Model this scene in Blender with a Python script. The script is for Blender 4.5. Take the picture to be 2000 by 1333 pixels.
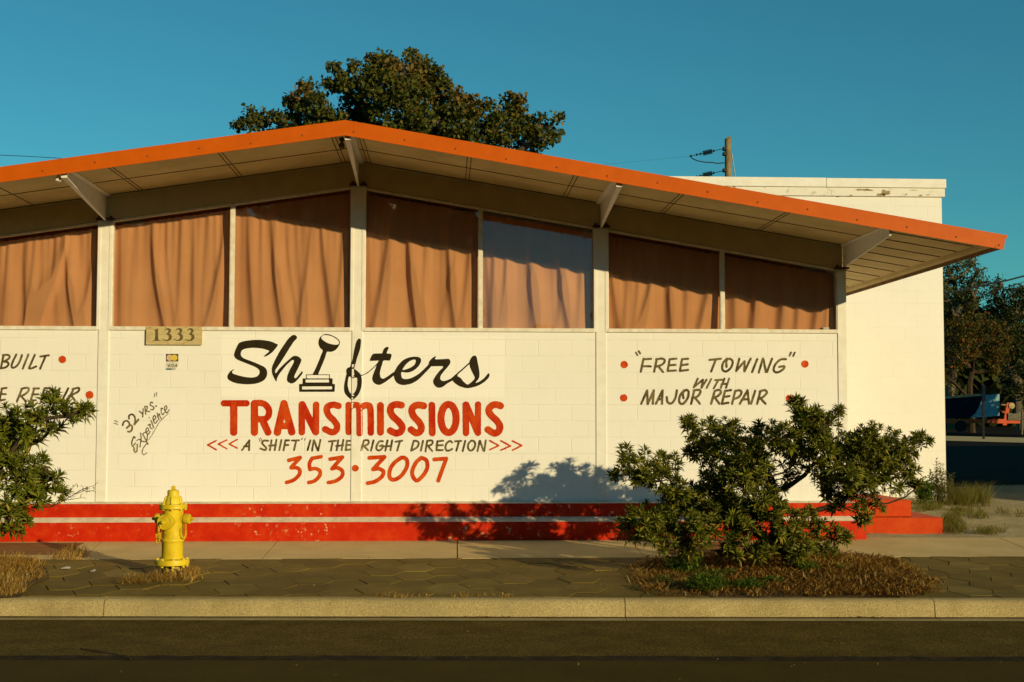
import bpy, math, random
import numpy as np
from mathutils import Vector, Matrix

for o in list(bpy.data.objects): bpy.data.objects.remove(o)
S = bpy.context.scene
COL = S.collection

# ------------------------------------------------------------------ camera
F = 2640.0                                   # focal length in photo pixels (2000 wide)
CAM = np.array([0.0, -16.5, 1.5])
def _cam():
    yaw = math.atan(125 / F); pit = math.atan(148.5 / F * math.cos(yaw)); roll = .0015
    fw = np.array([math.sin(yaw) * math.cos(pit), math.cos(yaw) * math.cos(pit), math.sin(pit)])
    r = np.cross(fw, [0, 0, 1.0]); r /= np.linalg.norm(r); u = np.cross(r, fw)
    r2 = r + u * roll; u2 = u - r * roll
    return fw, r2 / np.linalg.norm(r2), u2 / np.linalg.norm(u2)
FW, RT, UP = _cam()
cd = bpy.data.cameras.new('camera'); cam = bpy.data.objects.new('camera', cd); COL.objects.link(cam)
cd.sensor_width = 36; cd.lens = F / 2000 * 36; cd.clip_start = .1; cd.clip_end = 3000
M = Matrix((( RT[0], UP[0], -FW[0], CAM[0]), (RT[1], UP[1], -FW[1], CAM[1]), (RT[2], UP[2], -FW[2], CAM[2]), (0, 0, 0, 1)))
cam.matrix_world = M
S.camera = cam

# ------------------------------------------------------------------ light
SUN_AZ, SUN_EL = math.radians(38), math.radians(12.7)     # to the right of and behind the camera
TS = Vector((math.sin(SUN_AZ) * math.cos(SUN_EL), -math.cos(SUN_AZ) * math.cos(SUN_EL), math.sin(SUN_EL)))
sd = bpy.data.lights.new('sun', 'SUN'); so = bpy.data.objects.new('sun', sd); COL.objects.link(so)
sd.energy = 4.15; sd.angle = math.radians(.5); sd.color = (1.0, .80, .415)
so.rotation_euler = (-TS).to_track_quat('-Z', 'Y').to_euler()
so.location = (20, -30, 12)
W = bpy.data.worlds.new('World'); S.world = W; W.use_nodes = True
wn = W.node_tree; wn.nodes.clear()
sky = wn.nodes.new('ShaderNodeTexSky'); sky.sky_type = 'NISHITA'; sky.sun_disc = False
sky.sun_elevation = SUN_EL
sky.sun_rotation = math.atan2(TS.x, TS.y)      # compass angle from +Y towards +X
sky.air_density = 1.0; sky.dust_density = .05; sky.ozone_density = 1.6
tint = wn.nodes.new('ShaderNodeMix'); tint.data_type = 'RGBA'; tint.blend_type = 'MULTIPLY'; tint.inputs[0].default_value = 1
tint.inputs[7].default_value = (.21, .75, .79, 1)      # the teal cast of the whole photograph
bg = wn.nodes.new('ShaderNodeBackground'); bg.inputs[1].default_value = .10
wo = wn.nodes.new('ShaderNodeOutputWorld')
wn.links.new(sky.outputs[0], tint.inputs[6]); wn.links.new(tint.outputs[2], bg.inputs[0]); wn.links.new(bg.outputs[0], wo.inputs[0])
S.view_settings.view_transform = 'Standard'; S.view_settings.look = 'None'
S.view_settings.exposure = 0.0; S.view_settings.gamma = 1.0
S.render.engine = 'CYCLES'
S.cycles.max_bounces = 8; S.cycles.transparent_max_bounces = 24; S.cycles.glossy_bounces = 4
S.cycles.caustics_reflective = False; S.cycles.caustics_refractive = False

# ------------------------------------------------------------------ photo pixel -> world
def ray(x, y): return FW * F + RT * (x - 1000) + UP * (666.5 - y)
def AY(x, y, Y=0.0):
    d = ray(x, y); return CAM + d * ((Y - CAM[1]) / d[1])
GS, G0 = .03, .0248                           # the pavement falls 3 % from the wall to the kerb
def zg(y): return G0 + GS * y
def AG(x, y, dz=0.0):
    d = ray(x, y); t = (zg(0) + dz + GS * CAM[1] - CAM[2]) / (d[2] - GS * d[1]); return CAM + d * t
def AZ(x, y, z):
    d = ray(x, y); return CAM + d * ((z - CAM[2]) / d[2])
def ppm(Y): return F / (Y - CAM[1])           # photo pixels per metre at depth Y

# ------------------------------------------------------------------ mesh builder
class MB:
    def __init__(s): s.v = []; s.f = []; s.m = []
    def add(s, vs, fs, m=0):
        b = len(s.v); s.v += [tuple(map(float, q)) for q in vs]
        for f in fs: s.f.append(tuple(b + i for i in f)); s.m.append(m)
    def box(s, x0, x1, y0, y1, z0, z1, m=0):
        s.add([(x0,y0,z0),(x1,y0,z0),(x1,y1,z0),(x0,y1,z0),(x0,y0,z1),(x1,y0,z1),(x1,y1,z1),(x0,y1,z1)],
              [(0,3,2,1),(4,5,6,7),(0,1,5,4),(1,2,6,5),(2,3,7,6),(3,0,4,7)], m)
    def obox(s, c, ax, ay, az, m=0):          # half-axis vectors
        c, ax, ay, az = map(np.array, (c, ax, ay, az)); vs = []
        for k in (-1, 1):
            for i, j in ((-1,-1),(1,-1),(1,1),(-1,1)): vs.append(c + ax*i + ay*j + az*k)
        s.add(vs, [(0,3,2,1),(4,5,6,7),(0,1,5,4),(1,2,6,5),(2,3,7,6),(3,0,4,7)], m)
    def prism_y(s, poly, y0, y1, m=0):        # poly in (x,z), counter-clockwise seen from -y
        n = len(poly)
        s.add([(x, y0, z) for x, z in poly] + [(x, y1, z) for x, z in poly],
              [tuple(range(n)), tuple(range(2*n-1, n-1, -1))] + [(i, i+n, (i+1) % n + n, (i+1) % n) for i in range(n)], m)
    def prism_x(s, poly, x0, x1, m=0):        # poly in (y,z)
        n = len(poly)
        s.add([(x0, y, z) for y, z in poly] + [(x1, y, z) for y, z in poly],
              [tuple(range(n)), tuple(range(2*n-1, n-1, -1))] + [(i, i+n, (i+1) % n + n, (i+1) % n) for i in range(n)], m)
    def tube(s, pts, rad, n=8, m=0, cap=True):
        pts = [np.array(p, float) for p in pts]
        if not hasattr(rad, '__len__'): rad = [rad] * len(pts)
        b = len(s.v); ref = None
        for i, p in enumerate(pts):
            t = pts[min(i+1, len(pts)-1)] - pts[max(i-1, 0)]; t = t / (np.linalg.norm(t) + 1e-9)
            if ref is None:
                ref = np.cross(t, [0,0,1.0] if abs(t[2]) < .9 else [1.0,0,0])
            ref = ref - t * ref.dot(t); ref /= np.linalg.norm(ref) + 1e-9; q = np.cross(t, ref)
            for k in range(n):
                a = 2*math.pi*k/n; s.v.append(tuple(p + (ref*math.cos(a) + q*math.sin(a)) * rad[i]))
        for i in range(len(pts)-1):
            for k in range(n):
                s.f.append((b+i*n+k, b+i*n+(k+1)%n, b+(i+1)*n+(k+1)%n, b+(i+1)*n+k)); s.m.append(m)
        if cap:
            s.f.append(tuple(b+k for k in range(n-1,-1,-1))); s.m.append(m)
            e = b+(len(pts)-1)*n; s.f.append(tuple(e+k for k in range(n))); s.m.append(m)
    def lathe(s, prof, c=(0,0,0), axis=(0,0,1), n=32, m=0):   # prof: (r, h)
        a = np.array(axis, float); a /= np.linalg.norm(a)
        u = np.cross(a, [0,0,1.0] if abs(a[2]) < .9 else [1.0,0,0]); u /= np.linalg.norm(u); w = np.cross(a, u)
        b = len(s.v); c = np.array(c, float)
        for r, h in prof:
            for k in range(n):
                t = 2*math.pi*k/n; s.v.append(tuple(c + a*h + (u*math.cos(t) + w*math.sin(t))*r))
        for i in range(len(prof)-1):
            for k in range(n):
                s.f.append((b+i*n+k, b+i*n+(k+1)%n, b+(i+1)*n+(k+1)%n, b+(i+1)*n+k)); s.m.append(m)
        s.f.append(tuple(b+k for k in range(n-1,-1,-1))); s.m.append(m)
        e = b+(len(prof)-1)*n; s.f.append(tuple(e+k for k in range(n))); s.m.append(m)
    def build(s, name, mats, parent=None, smooth=None, bevel=0):
        me = bpy.data.meshes.new(name); me.from_pydata(s.v, [], s.f); me.update()
        if not isinstance(mats, (list, tuple)): mats = [mats]
        for q in mats: me.materials.append(q)
        if len(mats) > 1: me.polygons.foreach_set('material_index', s.m)
        o = bpy.data.objects.new(name, me); COL.objects.link(o)
        if smooth is not None:
            me.polygons.foreach_set('use_smooth', [True]*len(me.polygons))
            me.set_sharp_from_angle(angle=math.radians(smooth))
        if bevel:
            bm = o.modifiers.new('bevel', 'BEVEL'); bm.width = bevel; bm.segments = 2; bm.limit_method = 'ANGLE'
            bm.angle_limit = math.radians(40); bm.harden_normals = False
        if parent:
            o.parent = parent
            o.matrix_parent_inverse = parent.matrix_world.inverted()
        return o

def thing(name, label, cat, loc=(0,0,0), group=None, rz=0):
    o = bpy.data.objects.new(name, None); COL.objects.link(o); o.location = loc; o.rotation_euler = (0,0,rz)
    o.matrix_world = Matrix.Translation(loc) @ Matrix.Rotation(rz, 4, 'Z')
    o['label'] = label; o['category'] = cat
    if group: o['group'] = group
    o.empty_display_size = .2
    return o
def tag(o, label, cat, group=None, kind=None):
    o['label'] = label; o['category'] = cat
    if group: o['group'] = group
    if kind: o['kind'] = kind
    return o
def structure(o): o['kind'] = 'structure'; return o
def local(root, p):                            # world point -> coordinates of the root (meshes are built in world, parent keeps transform)
    return np.array(root.matrix_world.inverted() @ Vector(p))

# ------------------------------------------------------------------ materials
def newmat(name):
    m = bpy.data.materials.new(name); m.use_nodes = True
    nt = m.node_tree; b = nt.nodes['Principled BSDF']; return m, nt, b
def N(nt, t, **kw):
    n = nt.nodes.new(t)
    for k, v in kw.items():
        if k.startswith('i_'): n.inputs[k[2:].replace('_', ' ')].default_value = v
        else: setattr(n, k, v)
    return n
def ramp(nt, src, stops):
    r = nt.nodes.new('ShaderNodeValToRGB'); el = r.color_ramp.elements
    while len(el) < len(stops): el.new(.5)
    for e, (p, c) in zip(el, stops): e.position = p; e.color = (*c, 1) if len(c) == 3 else c
    nt.links.new(src, r.inputs[0]); return r
def mixc(nt, fac, a, b, mode='MIX'):
    x = nt.nodes.new('ShaderNodeMix'); x.data_type = 'RGBA'; x.blend_type = mode
    for i, q in ((0, fac), (6, a), (7, b)):
        if hasattr(q, 'is_linked') or hasattr(q, 'links'): nt.links.new(q, x.inputs[i])
        else: x.inputs[i].default_value = q if i == 0 else (*q, 1)
    return x.outputs[2]
def coords(nt, scale=(1,1,1), obj=True):
    tc = nt.nodes.new('ShaderNodeTexCoord'); mp = nt.nodes.new('ShaderNodeMapping'); mp.inputs['Scale'].default_value = scale
    nt.links.new(tc.outputs['Object'], mp.inputs[0]); return mp.outputs[0]
def noise(nt, vec, scale, detail=4, rough=.55, dist=0):
    n = nt.nodes.new('ShaderNodeTexNoise'); n.inputs['Scale'].default_value = scale; n.inputs['Detail'].default_value = detail
    n.inputs['Roughness'].default_value = rough; n.inputs['Distortion'].default_value = dist
    nt.links.new(vec, n.inputs['Vector']); return n.outputs[0]
def bump(nt, b, h, dist, strength=1.0):
    n = nt.nodes.new('ShaderNodeBump'); n.inputs['Distance'].default_value = dist; n.inputs['Strength'].default_value = strength
    nt.links.new(h, n.inputs['Height']); nt.links.new(n.outputs[0], b.inputs['Normal']); return n
def math_(nt, op, a, b=0.0, clamp=False):
    n = nt.nodes.new('ShaderNodeMath'); n.operation = op; n.use_clamp = clamp
    for i, q in ((0, a), (1, b)):
        if hasattr(q, 'links'): nt.links.new(q, n.inputs[i])
        else: n.inputs[i].default_value = q
    return n.outputs[0]
def basic(name, c1, c2, scale=6, rough=.7, bscale=0, bdist=0, stretch=(1,1,1), lo=.35, hi=.65, metal=0, spec=.2, detail=5):
    m, nt, b = newmat(name); v = coords(nt, stretch)
    r = ramp(nt, noise(nt, v, scale, detail), [(lo, c1), (hi, c2)])
    nt.links.new(r.outputs[0], b.inputs['Base Color']); b.inputs['Roughness'].default_value = rough
    b.inputs['Metallic'].default_value = metal; b.inputs['Specular IOR Level'].default_value = spec
    if bscale: bump(nt, b, noise(nt, v, bscale, 4), bdist)
    return m

# painted block wall: running bond joints as relief, faint stains, a repainted brighter patch behind the shop name
def block_wall(name, ox, oz, bright=None, depth=.003):
    m, nt, b = newmat(name); tc = nt.nodes.new('ShaderNodeTexCoord')
    sp = nt.nodes.new('ShaderNodeSeparateXYZ'); nt.links.new(tc.outputs['Object'], sp.inputs[0])
    cb = nt.nodes.new('ShaderNodeCombineXYZ')
    nt.links.new(math_(nt, 'ADD', sp.outputs[0], ox), cb.inputs[0]); nt.links.new(math_(nt, 'ADD', sp.outputs[2], oz), cb.inputs[1])
    nz = noise(nt, tc.outputs['Object'], 5, 3)
    ad = nt.nodes.new('ShaderNodeVectorMath'); ad.operation = 'ADD'
    nn = nt.nodes.new('ShaderNodeTexNoise'); nn.inputs['Scale'].default_value = 7
    nt.links.new(tc.outputs['Object'], nn.inputs['Vector'])
    sc = nt.nodes.new('ShaderNodeVectorMath'); sc.operation = 'SCALE'; sc.inputs['Scale'].default_value = .006
    nt.links.new(nn.outputs['Color'], sc.inputs[0]); nt.links.new(cb.outputs[0], ad.inputs[0]); nt.links.new(sc.outputs[0], ad.inputs[1])
    br = nt.nodes.new('ShaderNodeTexBrick'); br.offset = .5; br.squash = 1
    br.inputs['Scale'].default_value = 1; br.inputs['Mortar Size'].default_value = .008; br.inputs['Mortar Smooth'].default_value = .45
    br.inputs['Brick Width'].default_value = .405; br.inputs['Row Height'].default_value = .1985; br.inputs['Bias'].default_value = 0
    nt.links.new(ad.outputs[0], br.inputs['Vector'])
    joint = br.outputs['Fac']
    # joints vary: some filled with paint
    fill = ramp(nt, noise(nt, tc.outputs['Object'], 2.3, 2), [(.38, (.25,)*3), (.62, (1,)*3)])
    jf = math_(nt, 'MULTIPLY', joint, fill.outputs[0])
    big = ramp(nt, noise(nt, tc.outputs['Object'], .8, 6, .6), [(.3, (.795,.785,.765)), (.7, (.845,.838,.83))])
    col = mixc(nt, math_(nt, 'MULTIPLY', jf, .06), big.outputs[0], (.45,.40,.28))
    # fine grime specks and scuffs
    sk = ramp(nt, noise(nt, tc.outputs['Object'], 28, 3, .7), [(.70, (0,)*3), (.80, (1,)*3)])
    col = mixc(nt, math_(nt, 'MULTIPLY', sk.outputs[0], .05), col, (.45,.38,.25))
    st = nt.nodes.new('ShaderNodeMapping'); st.inputs['Scale'].default_value = (3, 3, .35); nt.links.new(tc.outputs['Object'], st.inputs[0])
    run = ramp(nt, noise(nt, st.outputs[0], 3.5, 5, .65), [(.58, (0,)*3), (.82, (1,)*3)])
    col = mixc(nt, math_(nt, 'MULTIPLY', run.outputs[0], .16), col, (.50,.43,.29))
    if bright:
        x0, x1, z0, z1 = bright
        msk = 1.0
        for i, (axis, a, c) in enumerate(((0, x0, 1), (0, x1, -1), (2, z0, 1), (2, z1, -1))):
            q = math_(nt, 'MULTIPLY', math_(nt, 'SUBTRACT', sp.outputs[axis], a), c * 90, True)
            msk = q if i == 0 else math_(nt, 'MULTIPLY', msk, q)
        col = mixc(nt, math_(nt, 'MULTIPLY', msk, .75), col, (.885,.875,.86))
    nt.links.new(col, b.inputs['Base Color']); b.inputs['Roughness'].default_value = .75
    b.inputs['Specular IOR Level'].default_value = .3
    h = math_(nt, 'SUBTRACT', math_(nt, 'MULTIPLY', noise(nt, tc.outputs['Object'], 45, 4, .6), .22), math_(nt, 'MULTIPLY', jf, .65))
    h = math_(nt, 'ADD', h, math_(nt, 'MULTIPLY', nz, .6))
    bump(nt, b, h, depth)
    return m

def paint(name, c1, c2, c3, scale=9, rough=.6, chips=None, chip_col=(.72,.62,.45), bd=.001, spec=.12):
    m, nt, b = newmat(name); v = coords(nt)
    r = ramp(nt, noise(nt, v, scale, 7, .65), [(.3, c1), (.5, c2), (.72, c3)])
    col = r.outputs[0]
    if chips:
        a = ramp(nt, noise(nt, v, 16, 6, .72), [(chips, (0,)*3), (chips + .02, (1,)*3)])
        g = ramp(nt, noise(nt, v, 1.6, 2), [(.5, (0,)*3), (.58, (1,)*3)])
        col = mixc(nt, math_(nt, 'MULTIPLY', a.outputs[0], g.outputs[0]), col, chip_col)
    nt.links.new(col, b.inputs['Base Color']); b.inputs['Roughness'].default_value = rough; b.inputs['Specular IOR Level'].default_value = spec
    bump(nt, b, noise(nt, v, 60, 4, .6), bd)
    return m

def brush(name, dark, light, s=14):
    # hand brushed sign paint: streaks where the coat is thin
    m, nt, b = newmat(name); v = coords(nt)
    mp = nt.nodes.new('ShaderNodeMapping'); mp.inputs['Scale'].default_value = (1, 1, .45); mp.inputs['Rotation'].default_value = (0, .35, 0)
    nt.links.new(v, mp.inputs[0])
    n1 = noise(nt, mp.outputs[0], s, 5, .6, .6); n2 = noise(nt, mp.outputs[0], s * 6, 3, .6)
    mx = math_(nt, 'ADD', math_(nt, 'MULTIPLY', n1, .75), math_(nt, 'MULTIPLY', n2, .25))
    r = ramp(nt, mx, [(.40, dark), (.66, light)])
    nt.links.new(r.outputs[0], b.inputs['Base Color']); b.inputs['Roughness'].default_value = .6; b.inputs['Specular IOR Level'].default_value = .1
    return m

def leaf_mat(name, stops, rough=.5, trans=.18, spec=.12):
    m, nt, b = newmat(name)
    g = nt.nodes.new('ShaderNodeNewGeometry')
    r = ramp(nt, g.outputs['Random Per Island'], stops)
    nt.links.new(r.outputs[0], b.inputs['Base Color']); b.inputs['Roughness'].default_value = rough; b.inputs['Specular IOR Level'].default_value = spec
    t = nt.nodes.new('ShaderNodeBsdfTranslucent')
    nt.links.new(mixc(nt, 1.0, r.outputs[0], (1.5,1.45,.6), 'MULTIPLY'), t.inputs[0])
    mx = nt.nodes.new('ShaderNodeMixShader'); mx.inputs[0].default_value = trans
    nt.links.new(b.outputs[0], mx.inputs[1]); nt.links.new(t.outputs[0], mx.inputs[2])
    nt.links.new(mx.outputs[0], nt.nodes['Material Output'].inputs[0])
    return m

def glass_mat():
    m, nt, b = newmat('window_glass'); nt.nodes.remove(b)
    tr = nt.nodes.new('ShaderNodeBsdfTransparent'); tr.inputs[0].default_value = (.90,.92,.88,1)
    gl = nt.nodes.new('ShaderNodeBsdfGlossy'); gl.inputs['Roughness'].default_value = .015
    lw = nt.nodes.new('ShaderNodeLayerWeight'); lw.inputs[0].default_value = .5
    fr = math_(nt, 'ADD', math_(nt, 'MULTIPLY', math_(nt, 'POWER', lw.outputs['Facing'], 5.0), .9), .085)
    v = coords(nt)
    # a film of dust on the pane
    df = nt.nodes.new('ShaderNodeBsdfDiffuse'); df.inputs[0].default_value = (.5,.45,.36,1)
    d = ramp(nt, noise(nt, v, 3, 6, .7), [(.35, (.012,)*3), (.75, (.05,)*3)])
    bp = nt.nodes.new('ShaderNodeBump'); bp.inputs['Distance'].default_value = .0015
    nt.links.new(noise(nt, v, 1.1, 1), bp.inputs['Height']); nt.links.new(bp.outputs[0], gl.inputs['Normal'])
    m1 = nt.nodes.new('ShaderNodeMixShader'); nt.links.new(fr, m1.inputs[0]); nt.links.new(tr.outputs[0], m1.inputs[1]); nt.links.new(gl.outputs[0], m1.inputs[2])
    m2 = nt.nodes.new('ShaderNodeMixShader'); nt.links.new(d.outputs[0], m2.inputs[0]); nt.links.new(m1.outputs[0], m2.inputs[1]); nt.links.new(df.outputs[0], m2.inputs[2])
    nt.links.new(m2.outputs[0], nt.nodes['Material Output'].inputs[0])
    return m

def concrete(name, c1, c2, speck=.3, scale=2.5, bd=.003, sscale=90, rough=.85, stain=None):
    m, nt, b = newmat(name); v = coords(nt)
    r = ramp(nt, noise(nt, v, scale, 8, .62), [(.32, c1), (.68, c2)])
    s = noise(nt, v, sscale, 3, .8)
    sr = ramp(nt, s, [(.36, (1-speck,)*3), (.5, (1,)*3), (.66, (1+speck*1.2,)*3)])
    col = mixc(nt, 1.0, r.outputs[0], sr.outputs[0], 'MULTIPLY')
    if stain:
        a = ramp(nt, noise(nt, v, 1.3, 6, .7), [(.5, (0,)*3), (.72, (1,)*3)])
        col = mixc(nt, math_(nt, 'MULTIPLY', a.outputs[0], .6), col, stain)
    nt.links.new(col, b.inputs['Base Color']); b.inputs['Roughness'].default_value = rough; b.inputs['Specular IOR Level'].default_value = .08
    bump(nt, b, math_(nt, 'ADD', s, math_(nt, 'MULTIPLY', noise(nt, v, sscale * .25, 4), .8)), bd)
    return m
# ------------------------------------------------------------------ sign painting: strokes and outlines -> flat shapes on the wall
class Paint:
    """Strokes with round ends and closed outlines are gathered in a distance grid (photo pixels), then contoured into a flat shape."""
    def __init__(s, x0, y0, x1, y1, step=1.0):
        s.st = step; s.x0, s.y0 = x0, y0
        s.nx = int((x1-x0)/step)+2; s.ny = int((y1-y0)/step)+2
        s.d = np.full((s.ny, s.nx), 9.0)
    def _win(s, xs, ys, pad):
        i0 = max(int((min(xs)-pad-s.x0)/s.st), 0); i1 = min(int((max(xs)+pad-s.x0)/s.st)+2, s.nx)
        j0 = max(int((min(ys)-pad-s.y0)/s.st), 0); j1 = min(int((max(ys)+pad-s.y0)/s.st)+2, s.ny)
        X, Y = np.meshgrid(s.x0+np.arange(i0, i1)*s.st, s.y0+np.arange(j0, j1)*s.st)
        return (slice(j0, j1), slice(i0, i1)), X, Y
    def stroke(s, pts, r, o=(0,0), k=1.0, curve=True, taper=None):
        p = [(o[0]+x/k, o[1]+y/k) for x, y in pts]; r = r/k
        if curve and len(p) > 2: p = spline(p)
        n = len(p)
        rr = [r if taper is None else r*(taper[0]+(taper[1]-taper[0])*i/(n-1)) for i in range(n)]
        for (a, b, ra, rb) in zip(p[:-1], p[1:], rr[:-1], rr[1:]):
            sl, X, Y = s._win((a[0], b[0]), (a[1], b[1]), r*1.6+4)
            if X.size == 0: continue
            dx, dy = b[0]-a[0], b[1]-a[1]; L = dx*dx+dy*dy+1e-9
            t = np.clip(((X-a[0])*dx+(Y-a[1])*dy)/L, 0, 1)
            d = np.hypot(X-a[0]-t*dx, Y-a[1]-t*dy) - (ra+(rb-ra)*t)
            s.d[sl] = np.minimum(s.d[sl], d)
    def dot(s, c, r, o=(0,0), k=1.0): s.stroke([c, (c[0]+.5, c[1])], r, o, k)
    def poly(s, pts, o=(0,0), k=1.0, cut=False, curve=True):
        p = [(o[0]+x/k, o[1]+y/k) for x, y in pts]
        if curve: p = spline(p, True)
        xs = [q[0] for q in p]; ys = [q[1] for q in p]
        sl, X, Y = s._win(xs, ys, 4)
        d = np.full(X.shape, 1e9); ins = np.zeros(X.shape, bool); n = len(p)
        for i in range(n):
            a, b = p[i], p[(i+1) % n]
            dx, dy = b[0]-a[0], b[1]-a[1]; L = dx*dx+dy*dy+1e-9
            t = np.clip(((X-a[0])*dx+(Y-a[1])*dy)/L, 0, 1)
            d = np.minimum(d, np.hypot(X-a[0]-t*dx, Y-a[1]-t*dy))
            if a[1] != b[1]:
                c = ((a[1] > Y) != (b[1] > Y)) & (X < (b[0]-a[0])*(Y-a[1])/(b[1]-a[1])+a[0]); ins ^= c
        d = np.where(ins, -d, d)
        s.d[sl] = np.maximum(s.d[sl], -d) if cut else np.minimum(s.d[sl], d)
    def build(s, name, mat, place, parent, rough=.35, seed=1):
        rs = np.random.RandomState(seed); d = s.d
        # a brush never leaves a perfectly clean edge
        g = rs.normal(0, 1, (s.ny//3+3, s.nx//3+3)); g = np.kron(g, np.ones((3, 3)))[:s.ny, :s.nx]
        g = (g + np.roll(g, 1, 0) + np.roll(g, 1, 1) + np.roll(g, (1, 1), (0, 1)))/4
        d = d + g*rough
        I = d < 0; vs = []; fs = []; key = {}
        def V(x, y):
            q = (round(x, 3), round(y, 3))
            if q not in key: key[q] = len(vs); vs.append(q)
            return key[q]
        full = I[:-1, :-1] & I[:-1, 1:] & I[1:, :-1] & I[1:, 1:]
        anyc = I[:-1, :-1] | I[:-1, 1:] | I[1:, :-1] | I[1:, 1:]
        for j in range(s.ny-1):
            row = full[j]; i = 0
            while i < s.nx-1:
                if row[i]:
                    e = i
                    while e+1 < s.nx-1 and row[e+1] and e-i < 7: e += 1
                    fs.append((V(i, j), V(e+1, j), V(e+1, j+1), V(i, j+1))); i = e+1
                else: i += 1
        for j, i in zip(*np.nonzero(anyc & ~full)):
            c = [(i, j), (i+1, j), (i+1, j+1), (i, j+1)]; q = [d[y, x] for x, y in c]; out = []
            for a in range(4):
                b = (a+1) % 4
                if q[a] < 0: out.append(V(*c[a]))
                if (q[a] < 0) != (q[b] < 0):
                    t = q[a]/(q[a]-q[b]); out.append(V(c[a][0]+(c[b][0]-c[a][0])*t, c[a][1]+(c[b][1]-c[a][1])*t))
            out = list(dict.fromkeys(out))
            if len(out) > 2: fs.append(tuple(out))
        mb = MB(); mb.v = [tuple(place(s.x0+x*s.st, s.y0+y*s.st)) for x, y in vs]; mb.f = fs; mb.m = [0]*len(fs)
        return mb.build(name, mat, parent)
def spline(p, closed=False, n=5):
    out = []; m = len(p)
    rng = range(m) if closed else range(m-1)
    for i in rng:
        if closed: a, b, c, d = p[i-1], p[i], p[(i+1) % m], p[(i+2) % m]
        else: a, b, c, d = p[max(i-1, 0)], p[i], p[i+1], p[min(i+2, m-1)]
        for k in range(n):
            t = k/n; t2 = t*t; t3 = t2*t
            out.append(tuple(.5*((2*b[q])+(-a[q]+c[q])*t+(2*a[q]-5*b[q]+4*c[q]-d[q])*t2+(-a[q]+3*b[q]-3*c[q]+d[q])*t3) for q in (0, 1)))
    if not closed: out.append(p[-1])
    return out

# ------------------------------------------------------------------ materials of the building
CREAM = ((.76,.735,.69), (.83,.815,.785))
M_post = basic('cream_paint', CREAM[0], CREAM[1], 8, .6, 40, .0008)
M_trim = basic('cream_frame_paint', (.66,.61,.52), (.80,.765,.70), 14, .5, 60, .0008)
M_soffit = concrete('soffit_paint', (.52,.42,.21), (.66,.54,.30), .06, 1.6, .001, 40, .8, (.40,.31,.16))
M_seam = basic('soffit_gap', (.05,.035,.015), (.12,.085,.04), 12, .9)
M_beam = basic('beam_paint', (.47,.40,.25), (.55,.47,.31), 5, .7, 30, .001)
M_orange = paint('orange_metal_paint', (.52,.090,.002), (.56,.100,.002), (.60,.115,.004), 5, .42, bd=.0006)
M_screw = basic('rusty_screw', (.10,.035,.008), (.30,.10,.02), 30, .6)
M_red = paint('red_masonry_paint', (.44,.013,.001), (.54,.022,.002), (.60,.055,.006), 6, .6, .605, (.66,.40,.22))
M_redstep = paint('red_step_paint', (.48,.040,.003), (.54,.055,.005), (.58,.075,.010), 5, .65, .66)
M_ledge = basic('ledge_paint', (.55,.49,.37), (.74,.68,.54), 10, .8, 50, .002)
M_roof = concrete('roof_membrane', (.16,.12,.08), (.22,.17,.12), .2, 2)
M_dark = basic('dark_interior', (.03,.025,.02), (.05,.04,.03), 3, .9)
M_rust = basic('rusty_steel', (.035,.018,.008), (.14,.075,.03), 35, .8, 60, .001)
M_edge = concrete('weathered_board', (.13,.075,.035), (.24,.16,.08), .25, 5, .002, 60)
M_glass = glass_mat()
M_black = brush('black_sign_paint', (.020,.014,.005), (.034,.024,.009))
M_brown = brush('thin_brown_sign_paint', (.050,.034,.010), (.24,.185,.085), 11)
M_redp = brush('red_sign_paint', (.46,.018,.001), (.62,.085,.008), 7)
M_orgp = brush('orange_red_sign_paint', (.50,.034,.002), (.64,.105,.009), 8)

# ------------------------------------------------------------------ the low gabled shop
XA = -1.13                                    # gable line
SR, SL = .1645, .1500                         # right and left roof pitch
YE = -1.85                                    # eave line
def zs(x): return 4.625 - (SR*(x-XA) if x > XA else SL*(XA-x))     # underside of the roof
XR = float(AY(1958, 478, YE)[0]); XL = -8.45
shop = thing('shop_building', 'low white block shop with an orange edged gable roof and hand painted transmission lettering', 'building', (XA, 0, 0))

POST = [-7.03, float(AY(202, 700)[0]), float(AY(697.5, 700)[0]), float(AY(1174, 700)[0]), float(AY(1646, 620)[0])]
ZW0 = float(AY(700, 980)[2]); ZSILL = 2.588
XWR = float(AY(1652.5, 600)[0]); XWL = -7.09
z694 = float(AY(531, 694)[2]); xj = float(AY(531, 678)[0])
M_wall = block_wall('painted_block', -xj - .2025, -z694, (float(AY(431, 700)[0]), float(AY(986, 700)[0]), float(AY(500, 776)[2]), 2.50))
w = MB(); w.prism_y([(XWL, ZW0-.02), (XWR-.06, ZW0-.02), (XWR-.06, ZSILL-.046), (XWL, ZSILL-.046)], 0, .19)
wall = w.build('front_wall', M_wall, shop)
# side walls and floor close the room
w = MB(); w.box(XWR-.20, XWR-.01, .195, 5.0, 0, zs(XWR)-.03); w.build('side_wall', M_wall, shop)
w = MB(); w.box(XWL, XWL+.19, .195, 5.0, 0, zs(XWL)-.03); w.build('side_wall', M_wall, shop)
w = MB(); w.box(XWL+.2, XWR-.21, .2, 4.9, .2, ZW0-.02); w.build('floor_slab', M_dark, shop)

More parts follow.
